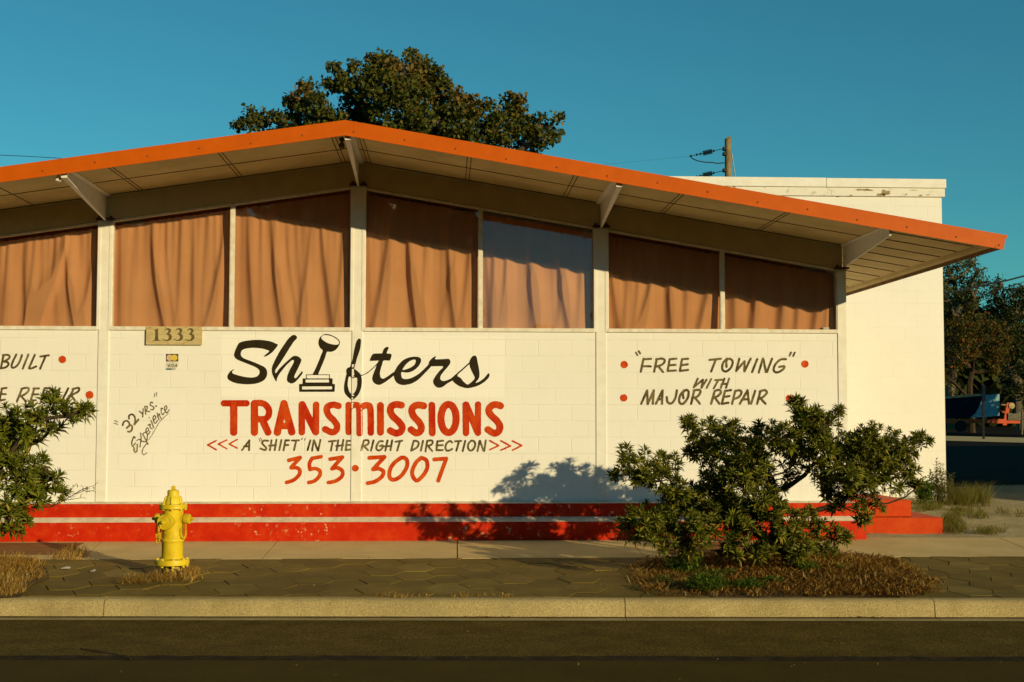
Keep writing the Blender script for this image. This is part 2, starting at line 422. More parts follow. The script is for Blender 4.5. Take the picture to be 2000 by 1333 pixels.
# red painted base in two bands with sloping white ledges
def zrow(px, py, y): return float(AY(px, py, y)[2])
y1, y2 = -.17, -.075
zA, zB = zrow(700, 1020, y1), zrow(700, 1010.2, y2)
zC, zD = zrow(700, 984, y2), ZW0
XB1 = float(AY(1692.5, 1040, y1)[0]); XB2 = XB1 - .095
m = MB()
def band(poly, x0, x1, mi): m.prism_x(poly, x0, x1, mi)
m.add([(-9,y1,-.1),(XB1,y1,-.1),(XB1,y1,zA),(-9,y1,zA)], [(0,1,2,3)], 0)
m.add([(-9,y1,zA),(XB1,y1,zA),(XB2,y2,zB),(-9,y2,zB)], [(0,1,2,3)], 1)
m.add([(-9,y2,zB),(XB2,y2,zB),(XB2,y2,zC),(-9,y2,zC)], [(0,1,2,3)], 0)
m.add([(-9,y2,zC),(XB2,y2,zC),(XWR,.0,zD+.002),(-9,.0,zD+.002)], [(0,1,2,3)], 1)
m.add([(XB1,y1,-.1),(XB1,5,-.1),(XB1,5,zA),(XB1,y1,zA)], [(0,1,2,3)], 0)
m.add([(XB1,y1,zA),(XB1,5,zA),(XB2,5,zB),(XB2,y2,zB)], [(0,1,2,3)], 1)
m.add([(XB2,y2,zB),(XB2,5,zB),(XB2,5,zC),(XB2,y2,zC)], [(0,1,2,3)], 0)
m.add([(XB2,y2,zC),(XB2,5,zC),(XWR,5,zD+.002),(XWR,0,zD+.002)], [(0,1,2,3)], 1)
m.build('base_course', [M_red, M_ledge], shop)

# posts
PW = .0675
for i, x in enumerate(POST):
    p = MB(); last = i == 4
    xl, xr = (x-PW, XWR) if last else (x-.0625, x+.0625)
    zt = zs(x) - .30
    p.box(xl, xr, -.012, .16, ZW0+.002, zt)
    if not last:                               # thin cover strips at the sides of the windows
        p.box(xl-.026, xl+.012, -.018, .10, ZSILL-.045, zt-.004); p.box(xr-.012, xr+.026, -.018, .10, ZSILL-.045, zt-.004)
    p.build('post', M_post, shop, bevel=.003)
    c = MB(); c.box(xl-.045, xr+.045 if not last else xr+.03, -.06, .10, zt+.002, zt+.024)
    for sx in (xl-.005, xr+.005 if not last else xr-.02):
        c.lathe([(.018, 0), (.018, .022), (.010, .03)], (sx, -.035, zt+.024), (0,0,1), 8)
    c.build('cap_plate', M_rust, shop)

# header beam between the posts and the roof
def seg_pts(x0, x1): return [x0] + ([XA] if x0 < XA < x1 else []) + [x1]
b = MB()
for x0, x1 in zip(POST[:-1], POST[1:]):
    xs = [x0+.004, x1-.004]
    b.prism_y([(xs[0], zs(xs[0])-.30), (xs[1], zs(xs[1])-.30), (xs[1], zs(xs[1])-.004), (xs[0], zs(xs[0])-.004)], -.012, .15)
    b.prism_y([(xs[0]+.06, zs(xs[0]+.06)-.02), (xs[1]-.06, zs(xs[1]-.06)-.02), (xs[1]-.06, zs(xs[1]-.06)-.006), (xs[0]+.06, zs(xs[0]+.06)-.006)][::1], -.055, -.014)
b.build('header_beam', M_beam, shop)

# windows: two per bay, the heads follow the roof
WIN = []
for i in range(4):
    a, c = POST[i]+.0885, POST[i+1]-(.0885 if i < 3 else .0705)
    mid = (a+c)/2
    if i == 1: mid = float(AY(453.5, 500)[0])
    if i == 2: mid = float(AY(938.5, 520)[0])
    if i == 3: mid = float(AY(1411, 560)[0])
    WIN += [(a, mid-.0205), (mid+.0205, c)]
def zh(x): return zs(x) - .302
for k, (a, c) in enumerate(WIN):
    f = MB(); t = .022; y0, yb = -.006, .045
    zb = ZSILL
    if k % 2 == 0: f.box(c+.0005, c+.0405, -.010, .06, ZSILL-.002, zh(c)-.006)           # mullion belongs to the first of the pair
    f.box(a-.006 if k % 2 == 0 else a-.041, c+.006 if k % 2 else c, -.022, .06, ZSILL-.047, ZSILL-.003)   # sill
    f.box(a, a+.008, y0, yb, zb, zh(a)-.03); f.box(c-.008, c, y0, yb, zb, zh(c)-.03)
    f.prism_y([(a, zh(a)-.030), (c, zh(c)-.030), (c, zh(c)-.004), (a, zh(a)-.004)], -.016, yb)
    fo = f.build('window', M_trim, shop)
    g = MB(); yy = .03
    ti = .0
    if k == 5: ti = .022                       # this sash leans outwards a little and mirrors the sky
    h0, h1 = zh(a)-.03-zb, zh(c)-.03-zb
    g.add([(a+.009, yy, zb), (c-.009, yy, zb), (c-.009, yy+ti*h1, zb+h1), (a+.009, yy+ti*h0, zb+h0)], [(0,1,2,3)])
    g.build('pane', M_glass, fo)

# roof slab, soffit, fascia, end trim
r = MB()
for x0, x1 in ((XL, XA), (XA, XR)):
    r.prism_y([(x0, zs(x0)+.02), (x1, zs(x1)+.02), (x1, zs(x1)+.098), (x0, zs(x0)+.098)], YE+.025, 4.98)
roof = r.build('roof', M_roof, shop)
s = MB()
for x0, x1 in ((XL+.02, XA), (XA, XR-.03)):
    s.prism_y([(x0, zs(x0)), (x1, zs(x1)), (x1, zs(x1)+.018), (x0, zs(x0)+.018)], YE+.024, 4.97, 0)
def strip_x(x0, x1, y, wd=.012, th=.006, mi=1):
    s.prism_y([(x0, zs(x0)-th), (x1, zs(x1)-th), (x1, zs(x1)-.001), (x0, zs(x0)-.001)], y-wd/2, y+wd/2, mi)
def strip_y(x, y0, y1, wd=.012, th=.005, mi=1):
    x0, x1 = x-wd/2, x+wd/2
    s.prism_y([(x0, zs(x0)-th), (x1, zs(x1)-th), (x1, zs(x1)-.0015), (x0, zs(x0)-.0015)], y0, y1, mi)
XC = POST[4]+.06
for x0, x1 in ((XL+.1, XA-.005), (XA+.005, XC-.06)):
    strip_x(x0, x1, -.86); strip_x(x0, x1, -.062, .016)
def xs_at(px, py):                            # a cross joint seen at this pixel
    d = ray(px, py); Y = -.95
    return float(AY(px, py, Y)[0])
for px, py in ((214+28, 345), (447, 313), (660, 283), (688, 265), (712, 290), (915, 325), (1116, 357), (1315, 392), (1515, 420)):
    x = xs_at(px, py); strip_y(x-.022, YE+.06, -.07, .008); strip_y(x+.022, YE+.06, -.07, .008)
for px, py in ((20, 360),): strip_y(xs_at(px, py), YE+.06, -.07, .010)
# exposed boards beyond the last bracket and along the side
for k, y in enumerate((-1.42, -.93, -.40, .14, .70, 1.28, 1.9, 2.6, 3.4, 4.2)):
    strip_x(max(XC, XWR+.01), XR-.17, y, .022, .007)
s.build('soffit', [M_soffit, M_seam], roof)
f = MB()
for x0, x1 in ((XL-.02, XA), (XA, XR+.055)):
    ft, fb = .205, -.062
    if x1 > XA: poly = [(x0, zs(x0)+fb), (XR+.012, zs(XR)+fb), (XR+.03, zs(XR)+.05), (x1, zs(x1)+.075), (x1, zs(x1)+.105), (x0, zs(x0)+.105)]
    else: poly = [(x0, zs(x0)+fb), (x1, zs(x1)+fb), (x1, zs(x1)+.105), (x0, zs(x0)+.105)]
    f.prism_y(poly, YE-.004, YE+.018)
    f.prism_y([(x0, zs(x0)+fb-.004), (min(x1, XR), zs(min(x1, XR))+fb-.004), (min(x1, XR), zs(min(x1, XR))+fb+.006), (x0, zs(x0)+fb+.006)], YE-.012, YE-.0045)
fascia = f.build('fascia', M_orange, roof)
rnd = random.Random(5)
sc = MB(); sc.lathe([(.010, 0), (.010, .005), (.006, .008)], (0, 0, 0), (0,-1,0), 8)
scr0 = sc.build('fascia_screw', M_screw, roof); scr0.location = (XL+.2, YE-.005, zs(XL+.2)); first = True
spots = []
xx = XL+.2
while xx < XR-.05: spots.append((xx, YE-.005, zs(xx)-.005+rnd.uniform(-.012, .02))); xx += .555
spots += [(XR-.04, YE-.005, zs(XR)-.015), (XR-.085, YE-.005, zs(XR)-.04)]
for q in spots:
    c = scr0 if first else scr0.copy()
    if not first: COL.objects.link(c)
    first = False; c.parent = roof; c.matrix_parent_inverse = Matrix(); c.location = q
e = MB(); e.box(XR-.030, XR+.004, YE+.03, 4.98, zs(XR)-.055, zs(XR)+.019, 0); e.box(XR-.14, XR-.031, YE+.03, 4.97, zs(XR-.08)-.030, zs(XR-.14)-.004, 1)
e.build('end_board', [M_edge, M_soffit], roof)

# tapered steel brackets carrying the overhang
for i, x in enumerate(POST):
    b = MB(); last = i == 4
    zt0 = zs(x) - .295
    def zt(xq): return zs(xq)-.012
    yt = YE+.05
    th = .006 if not last else .012
    top0, top1 = zs(x)-.016, zs(x)-.016
    web = [(yt, top1-.075), (-.02, zt0), (-.02, top0), (yt, top1)]
    if last: web = [(yt+.02, top1-.10), (-.02, zt0+.02), (-.02, top0), (yt, top1)]
    xw = x if not last else x+.02
    b.prism_x([(y, z) for y, z in web], xw-th, xw+th)
    # flange under the soffit follows the roof pitch, flange along the lower edge
    fw_ = .062 if not last else .03
    if abs(x-XA) > .1:
        b.add([(x-fw_, yt, zs(x-fw_)-.012), (x+fw_, yt, zs(x+fw_)-.012), (x+fw_, -.02, zs(x+fw_)-.012), (x-fw_, -.02, zs(x-fw_)-.012),
               (x-fw_, yt, zs(x-fw_)-.003), (x+fw_, yt, zs(x+fw_)-.003), (x+fw_, -.02, zs(x+fw_)-.003), (x-fw_, -.02, zs(x-fw_)-.003)],
              [(0,3,2,1),(4,5,6,7),(0,1,5,4),(1,2,6,5),(2,3,7,6),(3,0,4,7)])
    else:
        zc = zs(XA)-.012-SR*.07
        b.box(x-fw_, x+fw_, yt, -.02, zc-.006, zc)
    if not last:
        q = .032
        za, zb_ = top1-.075, zt0
        b.add([(x-q, yt, za-.008), (x+q, yt, za-.008), (x+.012, -.03, zb_-.008), (x-.012, -.03, zb_-.008),
               (x-q, yt, za), (x+q, yt, za), (x+.012, -.03, zb_), (x-.012, -.03, zb_)],
              [(0,3,2,1),(4,5,6,7),(0,1,5,4),(1,2,6,5),(2,3,7,6),(3,0,4,7)])
        b.box(x-q, x+q, yt-.008, yt, za-.008, top1)
    b.build('bracket', M_post, shop)

# two small lamp sockets under the eave
for px, py, y in ((668, 280, -1.45), (115, 341, -1.70)):
    q = AY(px, py, y); l = MB()
    zt = zs(q[0])
    l.lathe([(.035, 0), (.035, .02), (.018, .03), (.018, .06), (.03, .07), (.034, .11), (.028, .115)], (q[0], y, zt-.004), (0,-.25,-1), 14)
    l.build('lamp_socket', M_rust if px > 400 else M_post, shop, smooth=40)

# ------------------------------------------------------------------ lettering on the front wall
def on_wall(px, py):
    q = AY(px, py, 0); y = -.0022
    for x in POST[:-1]:
        if abs(q[0]-x) < .0650: y = -.0145
    return (q[0], y, q[2])
# shop name
P = Paint(435, 648, 965, 790); o = (430, 640); k = 9.524
P.poly([(1075,325),(1020,405),(960,470),(880,525),(812,545),(850,500),(915,440),(860,415),(780,393),(650,380),(540,385),(450,402),(400,435),(385,480),(388,520),(420,560),(480,590),(600,635),(720,685),(820,735),(860,780),(877,835),(870,900),(835,960),(770,1010),(660,1045),(520,1058),(400,1052),(290,1035),(200,1000),(150,965),(135,915),(150,870),(190,815),(235,785),(280,772),(240,800),(222,830),(240,858),(300,880),(400,908),(520,928),(610,930),(680,912),(725,870),(735,825),(720,785),(670,745),(600,712),(480,665),(370,620),(300,585),(265,540),(260,500),(280,430),(320,340),(355,290),(430,258),(560,238),(700,230),(830,240),(950,262),(1030,298)], o, k)
P.poly([(1335,150),(1378,140),(1415,155),(1430,185),(1415,220),(1370,265),(1300,370),(1220,500),(1130,640),(1060,745),(1026,800),(1036,852),(1100,770),(1200,670),(1300,580),(1350,540),(1400,527),(1470,550),(1510,600),(1500,650),(1460,740),(1410,840),(1380,910),(1385,940),(1410,940),(1450,900),(1500,840),(1520,812),(1537,845),(1500,900),(1450,960),(1390,1020),(1330,1043),(1280,1025),(1245,985),(1245,930),(1265,860),(1310,760),(1350,690),(1372,640),(1370,612),(1350,605),(1310,630),(1240,695),(1160,790),(1100,870),(1060,945),(1045,1005),(1000,935),(970,860),(960,790),(975,710),(1030,590),(1100,460),(1180,335),(1260,220)], o, k)
o = (580, 640)
P.poly([(400,270),(420,200),(470,145),(540,122),(620,135),(700,170),(765,215),(800,270),(790,320),(750,385),(700,430),(630,455),(560,457),(520,570),(450,740),(395,870),(390,882),(292,882),(330,800),(400,640),(450,510),(480,430),(430,380),(405,320)], o, k)
P.poly([(455,180),(480,150),(540,142),(620,155),(700,190),(760,235),(785,280),(770,312),(720,322),(650,312),(560,285),(490,240),(460,210)], o, k, cut=True)
P.poly([(40,1055),(105,1050),(105,948),(664,948),(664,1050),(708,1055),(702,1198),(44,1198)], o, k, curve=False)
P.poly([(95,1098),(655,1096),(655,1150),(95,1152)], o, k, cut=True, curve=False)
P.poly([(162,968),(598,966),(598,1022),(162,1024)], o, k, cut=True, curve=False)
for q in ([(175,880),(606,880)], [(606,880),(604,962)], [(175,880),(178,962)], [(175,962),(606,962)]): P.stroke(q, 6.5, o, k)
P.poly([(1155,208),(1188,225),(1192,290),(1172,420),(1120,570),(1060,770),(985,760),(1030,620),(1055,480),(1090,320),(1120,240)], o, k)
P.poly([(985,740),(1050,760),(1110,800),(1170,855),(1195,910),(1120,930),(1040,938),(970,910),(930,870),(915,820),(925,775),(950,748)], o, k)
P.poly([(930,860),(900,960),(878,1080),(880,1180),(910,1250),(970,1310),(1030,1345),(1090,1310),(1150,1240),(1190,1140),(1210,1020),(1195,910),(1120,900),(1000,880)], o, k)
P.poly([(972,915),(1040,942),(1115,935),(1125,1010),(1115,1110),(1080,1200),(1025,1245),(975,1190),(948,1100),(947,1010)], o, k, cut=True)
P.stroke([(1190,900),(1300,850),(1400,770),(1470,700),(1525,640)], 7.5, o, k)
o = (700, 670); k = 7.407
P.poly([(165,255),(178,215),(195,180),(228,157),(320,153),(345,150),(357,115),(372,85),(400,62),(432,62),(438,78),(410,148),(455,156),(478,168),(477,200),(457,254),(440,258),(365,258),(345,310),(320,390),(312,460),(330,510),(370,515),(430,480),(520,420),(540,445),(480,500),(400,560),(330,600),(290,608),(240,590),(205,545),(205,490),(240,390),(285,275),(298,258),(180,262)], o, k)
P.poly([(530,400),(580,320),(650,250),(740,210),(820,200),(880,210),(908,245),(895,300),(850,360),(790,405),(730,428),(680,430),(625,425),(622,480),(640,515),(690,525),(760,510),(850,465),(930,400),(1000,330),(1040,285),(1060,330),(960,440),(870,530),(780,585),(690,608),(620,608),(555,575),(520,515),(515,450)], o, k)
P.poly([(640,393),(660,350),(710,290),(770,252),(820,243),(832,265),(815,310),(770,350),(710,376)], o, k, cut=True)
P.poly([(1020,285),(1050,240),(1090,205),(1127,194),(1110,235),(1200,237),(1300,232),(1325,250),(1330,290),(1300,340),(1240,410),(1195,470),(1185,520),(1210,550),(1260,548),(1330,520),(1400,470),(1440,470),(1370,540),(1300,580),(1230,630),(1180,650),(1130,640),(1090,595),(1082,550),(1110,490),(1170,410),(1225,340),(1045,338)], o, k)
P.stroke([(1390,485),(1500,390),(1612,290)], 10, o, k)
P.poly([(1605,290),(1620,240),(1650,195),(1685,185),(1710,205),(1725,280),(1745,380),(1752,460),(1740,520),(1695,578),(1750,560),(1820,510),(1880,442),(1898,465),(1880,510),(1810,575),(1720,625),(1620,652),(1560,655),(1480,635),(1410,595),(1365,545),(1390,500),(1430,485),(1480,510),(1520,560),(1570,600),(1600,595),(1650,555),(1682,515),(1670,470),(1640,410),(1615,350)], o, k)
q = P.build('shop_name_lettering', M_black, on_wall, wall, .08, 1); q['label'] = 'black script lettering reading Shifters with a gear knob for its i'
# second line
P = Paint(425, 776, 992, 860); k = 6.897; o = (425, 770)
st = lambda pts, r, cv=True: P.stroke(pts, r, o, k, cv)
st([(85,125),(390,125)], 43); st([(218,140),(218,515)], 50)
st([(497,135),(497,515)], 50); st([(497,122),(590,122),(650,150),(692,215),(685,290),(640,335),(540,340)], 43); st([(605,350),(680,515)], 48)
st([(895,130),(805,515)], 50); st([(895,130),(1000,510)], 50); st([(830,430),(960,430)], 45)
st([(1135,145),(1135,515)], 44); st([(1140,140),(1320,510)], 47); st([(1328,145),(1325,515)], 44)
st([(1630,160),(1560,145),(1490,165),(1470,215),(1500,290),(1570,360),(1610,430),(1595,490),(1540,515),(1450,475)], 44)
st([(1765,145),(1765,515)], 42); st([(1770,190),(1810,155),(1870,150),(1908,200),(1912,530)], 42)
o = (700, 770)
st([(16,195),(60,165),(120,152),(162,205),(168,520)], 44)
st([(298,155),(298,515)], 47)
st([(580,150),(510,140),(450,165),(430,225),(465,300),(540,370),(590,440),(570,505),(510,528),(430,495)], 47)
st([(880,160),(810,148),(745,170),(718,225),(745,300),(810,370),(848,440),(835,500),(780,525),(710,480)], 47)
st([(990,150),(995,525)], 46)
P.stroke([(1215+102*math.cos(a*math.pi/12), 330+190*math.sin(a*math.pi/12)) for a in range(25)], 48, o, k)
st([(1445,145),(1450,525)], 44); st([(1450,145),(1610,520)], 46); st([(1612,140),(1610,525)], 42)
st([(1915,160),(1850,142),(1785,165),(1755,225),(1790,290),(1860,355),(1905,430),(1890,500),(1830,528),(1745,480)], 47)
q = P.build('trade_lettering', M_redp, on_wall, wall, .13, 2); q['label'] = 'red capital lettering reading TRANSMISSIONS'
# slogan
def L(items, r, cv=True):
    for it in items: P.stroke(it, r, o, k, cv)
def word(name, text, items, r, mat, rough, seed):
    global P
    xs = [o[0]+q[0]/k for it in items for q in it]; ys = [o[1]+q[1]/k for it in items for q in it]; e = r/k+3
    P = Paint(min(xs)-e, min(ys)-e, max(xs)+e, max(ys)+e, .8); L(items, r)
    q = P.build(name, mat, on_wall, wall, rough, seed)
    if text: q['label'] = 'painted word reading '+text
o = (400, 850); k = 6.25
word('slogan_word', 'A', [[(455,185),(545,65)],[(545,65),(540,185)],[(480,140),(545,135)]], 11.5, M_brown, .14, 31)
word('slogan_word', 'SHIFT', [[(775,72),(720,70),(700,100),(725,130),(750,160),(735,185),(680,165)],[(815,65),(795,185)],[(875,60),(855,185)],[(785,130),(870,125)],[(935,62),(910,185)],
   [(985,65),(962,190)],[(985,68),(1030,65)],[(975,125),(1020,122)],[(1065,68),(1150,66)],[(1115,75),(1090,185)]], 12, M_brown, .14, 32)
word('quotation_mark', None, [[(662,45),(675,78)],[(682,38),(695,65)]], 5, M_brown, .2, 33)
word('quotation_mark', None, [[(1195,38),(1180,60)],[(1230,38),(1215,65)]], 5, M_brown, .2, 34)
word('slogan_word', 'IN', [[(1290,65),(1255,185)],[(1330,65),(1310,190)],[(1335,65),(1380,190)],[(1412,60),(1385,190)]], 12, M_brown, .14, 35)
word('slogan_word', 'THE', [[(1515,80),(1600,70)],[(1562,80),(1540,190)],[(1630,65),(1610,185)],[(1692,62),(1670,185)],[(1605,135),(1690,125)],[(1735,68),(1720,185)],[(1735,72),(1772,72)],[(1730,125),(1770,122)],[(1720,185),(1772,178)]], 12, M_brown, .14, 36)
o = (700, 850); k = 6.06
word('slogan_word', 'RIGHT', [[(65,65),(35,180)],[(65,65),(110,62),(125,85),(105,115),(60,130)],[(65,130),(115,180)],[(180,65),(150,185)],
   [(290,75),(250,75),(220,120),(215,165),(245,185),(280,160),(290,125),(255,130)],[(345,65),(320,185)],[(400,65),(380,180)],[(315,135),(390,130)],[(440,80),(518,68)],[(490,80),(460,185)]], 12, M_brown, .14, 37)
word('slogan_word', 'DIRECTION', [[(655,70),(625,185)],[(655,68),(700,75),(715,105),(690,150),(630,185)],[(765,70),(740,185)],
   [(815,70),(795,195)],[(815,70),(865,65),(880,90),(855,120),(810,130)],[(830,140),(875,190)],[(935,75),(925,180)],[(935,75),(1003,68)],[(925,125),(998,120)],[(925,180),(998,180)],
   [(1110,90),(1085,70),(1045,100),(1030,145),(1045,185),(1085,180),(1110,165)],[(1145,75),(1218,70)],[(1190,80),(1160,185)],[(1265,70),(1235,190)],
   [(1340,65),(1305,100),(1298,150),(1325,185),(1365,165),(1382,115),(1370,75),(1340,65)],[(1435,70),(1410,190)],[(1440,70),(1480,185)],[(1508,65),(1490,190)]], 12, M_brown, .14, 38)
# chevrons
P = Paint(400, 852, 470, 888); o = (400, 850); k = 6.25
L([[(140,70),(35,120),(140,180)],[(270,62),(165,110),(270,168)],[(396,55),(298,110),(396,160)]], 10, False)
q = P.build('chevron_mark', M_orgp, on_wall, wall, .2, 4)
P = Paint(950, 852, 1025, 888); o = (700, 850); k = 6.06
L([[(1552,65),(1660,125),(1555,175)],[(1685,68),(1800,130),(1685,180)],[(1820,70),(1935,125),(1825,180)]], 10, False)
q = P.build('chevron_mark', M_orgp, on_wall, wall, .2, 5)
# telephone number
P = Paint(552, 882, 885, 952); o = (400, 850); k = 6.25
L([[(1025,310),(1165,275)],[(1165,275),(1055,395)],[(1055,400),(1120,400),(1160,430),(1150,490),(1085,550),(1000,580)],
   [(1420,265),(1310,285)],[(1310,285),(1278,350),(1285,420)],[(1285,422),(1350,410),(1405,440),(1400,500),(1340,560),(1270,580)],
   [(1530,295),(1680,270)],[(1680,270),(1555,410)],[(1555,412),(1620,400),(1680,440),(1670,510),(1590,565),(1510,580)]], 23.5)
P.dot((1838,405), 41, o, k)
o = (700, 850); k = 6.06
L([[(130,270),(310,260)],[(310,260),(175,405)],[(175,408),(240,400),(295,430),(280,490),(200,550),(110,570)],
   [(510,268),(430,325),(375,410),(370,500),(420,530),(500,490),(570,390),(578,310),(550,272),(510,268)],
   [(745,270),(680,330),(637,430),(650,500),(695,540),(765,480),(815,390),(805,300),(745,270)],
   [(900,290),(1040,280)],[(1040,280),(945,540)]], 24)
q = P.build('telephone_lettering', M_orgp, on_wall, wall, .14, 6); q['label'] = 'orange red numerals reading 353 3007'
# towing offer
o = (1200, 680); k = 5
word('quotation_mark', None, [[(210,45),(225,70)],[(238,30),(252,55)]], 8.5, M_brown, .2, 41)
word('quotation_mark', None, [[(1725,45),(1710,75)],[(1762,45),(1745,80)]], 8.5, M_brown, .2, 42)
word('offer_word', 'FREE', [[(285,105),(258,232)],[(285,112),(360,106)],[(272,178),(355,180)],[(415,110),(388,232)],[(410,110),(470,105),(492,125),(470,160),(405,185)],[(430,180),(475,235)],
   [(540,110),(520,225)],[(540,110),(606,105)],[(530,170),(598,165)],[(520,225),(602,220)],[(660,110),(640,225)],[(660,110),(720,105)],[(650,170),(716,160)],[(640,225),(720,215)]], 11, M_brown, .14, 43)
word('offer_word', 'TOWING', [[(930,117),(1040,106)],[(990,115),(945,230)],[(1100,105),(1060,150),(1055,210),(1090,230),(1140,190),(1155,130),(1120,105),(1095,130),(1095,185)],
   [(1220,105),(1190,225)],[(1190,225),(1270,130)],[(1270,130),(1270,230)],[(1270,230),(1330,105)],[(1395,110),(1345,235)],
   [(1450,105),(1410,240)],[(1455,110),(1480,235)],[(1540,105),(1490,235)],[(1675,110),(1620,115),(1570,165),(1555,215),(1585,240),(1640,215),(1660,180),(1610,185)]], 11, M_brown, .14, 44)
word('offer_word', 'WITH', [[(815,300),(775,385)],[(775,385),(865,310)],[(865,310),(850,390)],[(850,390),(900,310)],[(945,305),(900,390)],[(985,315),(1050,310)],[(1015,315),(970,395)],[(1075,300),(1040,390)],[(1120,300),(1090,390)],[(1045,355),(1105,350)]], 10, M_brown, .14, 45)
word('offer_word', 'MAJOR', [[(262,545),(320,415)],[(320,415),(325,548)],[(325,548),(385,415)],[(385,415),(375,545)],[(405,545),(470,415)],[(470,415),(465,545)],[(425,505),(465,500)],
   [(610,415),(595,490),(560,540),(520,530),(512,480)],[(680,415),(640,470),(635,530),(670,545),(715,490),(725,430),(700,410),(670,440),(675,490)],
   [(780,415),(750,545)],[(775,415),(830,410),(840,435),(810,475),(760,490)],[(790,490),(835,545)]], 11.5, M_brown, .14, 46)
word('offer_word', 'REPAIR', [[(980,420),(945,545)],[(980,420),(1025,410),(1040,435),(1010,470),(960,490)],[(985,490),(1025,545)],[(1080,420),(1050,545)],[(1080,420),(1138,412)],[(1065,480),(1123,470)],[(1050,546),(1113,535)],
   [(1180,420),(1150,545)],[(1180,420),(1225,415),(1240,440),(1215,480),(1165,500)],[(1225,545),(1300,415)],[(1300,415),(1315,545)],[(1245,505),(1305,500)],[(1375,420),(1335,545)],
   [(1425,425),(1395,545)],[(1420,425),(1470,412),(1488,440),(1450,480),(1405,500)],[(1430,495),(1475,545)]], 11.5, M_brown, .14, 47)
for n, (c, oo, kk, rr) in enumerate((((95,163),(1200,680),5,36),((1860,157),(1200,680),5,36),((90,488),(1200,680),5,36),((1708,493),(1200,680),5,36),((1217,325),(0,670),10,74),((1750,1017),(0,670),10,77))):
    cx, cy = oo[0]+c[0]/kk, oo[1]+c[1]/kk
    P = Paint(cx-14, cy-14, cx+14, cy+14); P.dot(c, rr, oo, kk); P.build('painted_dot', M_orgp, on_wall, wall, .15, 20+n)
# the two offers cut by the frame
o = (0, 670); k = 10
word('offer_word', 'BUILT', [[(70,240),(20,490)],[(60,240),(150,235),(190,270),(160,320),(80,365)],[(90,370),(150,380),(165,430),(110,480),(10,500)],
   [(320,230),(235,410),(235,480),(290,480),(370,400),(430,240)],[(555,230),(445,505)],[(680,235),(570,490)],[(570,495),(620,500),(708,460)],[(790,268),(955,245)],[(890,265),(785,505)]], 21, M_brown, .14, 48)
word('offer_letter', None, [[(40,890),(-10,1130)],[(30,895),(125,882)],[(20,1000),(112,1003)],[(-5,1130),(98,1108)]], 21, M_brown, .14, 49)
word('offer_word', 'REPAIR', [[(430,900),(330,1150)],[(420,900),(500,880),(560,890),(550,950),(480,1010),(400,1040)],[(410,1040),(510,1145)],[(670,895),(600,1130)],[(655,892),(760,890)],[(630,1010),(745,1005)],[(600,1132),(700,1120)],
   [(870,890),(800,1140)],[(870,890),(970,890),(985,930),(930,1000),(850,1040)],[(1010,1130),(1165,890)],[(1165,890),(1130,1150)],[(1050,1065),(1145,1060)],[(1335,890),(1205,1145)],
   [(1440,900),(1320,1145)],[(1420,905),(1530,880),(1548,910),(1510,965),(1350,1040)],[(1400,1040),(1460,1120)]], 21, M_brown, .14, 50)
# slanted boast
P = Paint(218, 762, 334, 892, .7); o = (215, 760); k = 9.877
L([[(245,700),(265,640),(320,615),(365,650),(370,710),(322,755)],[(322,755),(385,700),(425,725),(425,780),(390,825),(345,820)],[(365,575),(370,515),(420,490),(465,520),(488,600),(470,690)],[(470,690),(550,590)]], 17)
L([[(565,430),(615,472)],[(640,385),(630,540)],[(672,340),(690,490)],[(670,345),(712,335),(718,375),(690,420)],[(700,425),(765,440)],[(825,270),(790,258),(775,310),(820,335),(848,365),(825,400),(785,400)]], 12)
P.dot((888,333), 18, o, k); P.dot((755,557), 13, o, k)
L([[(90,612),(150,638)],[(80,660),(145,685)],[(865,85),(855,150)],[(900,70),(895,140)]], 8)
L([[(485,945),(460,925),(427,1000),(420,1070),(442,1100),(490,1045)],[(442,1100),(465,1150),(465,1200),(487,1222),(520,1190),(525,1070)]], 13)
L([[(515,1000),(560,975),(620,1010),(690,1020)],[(588,850),(600,960),(577,1120)],[(630,870),(700,1000),(735,1070)],[(640,860),(690,840),(722,900),(705,1010)],
   [(700,830),(742,800),(732,752),(700,765),(695,830),(740,875),(772,820)],[(735,700),(775,685),(772,740),(815,770)],[(790,610),(820,690),(845,755)],
   [(848,600),(882,560),(860,512),(830,560),(850,640),(882,660),(912,610)],[(905,460),(945,600)],[(920,530),(948,480),(962,530),(988,570)],[(1025,385),(990,375),(990,460),(1020,500),(1045,465)],
   [(1060,420),(1098,370),(1080,325),(1050,370),(1065,440),(1100,460),(1135,405)]], 10.5)
L([[(1125,475),(1030,560),(940,660),(850,820),(740,990)]], 6); L([[(710,1050),(650,1130),(620,1210),(650,1272),(705,1235)]], 9)
q = P.build('boast_lettering', M_brown, on_wall, wall, .18, 9); q['label'] = 'slanting brown writing reading 32 YRS. Experience'

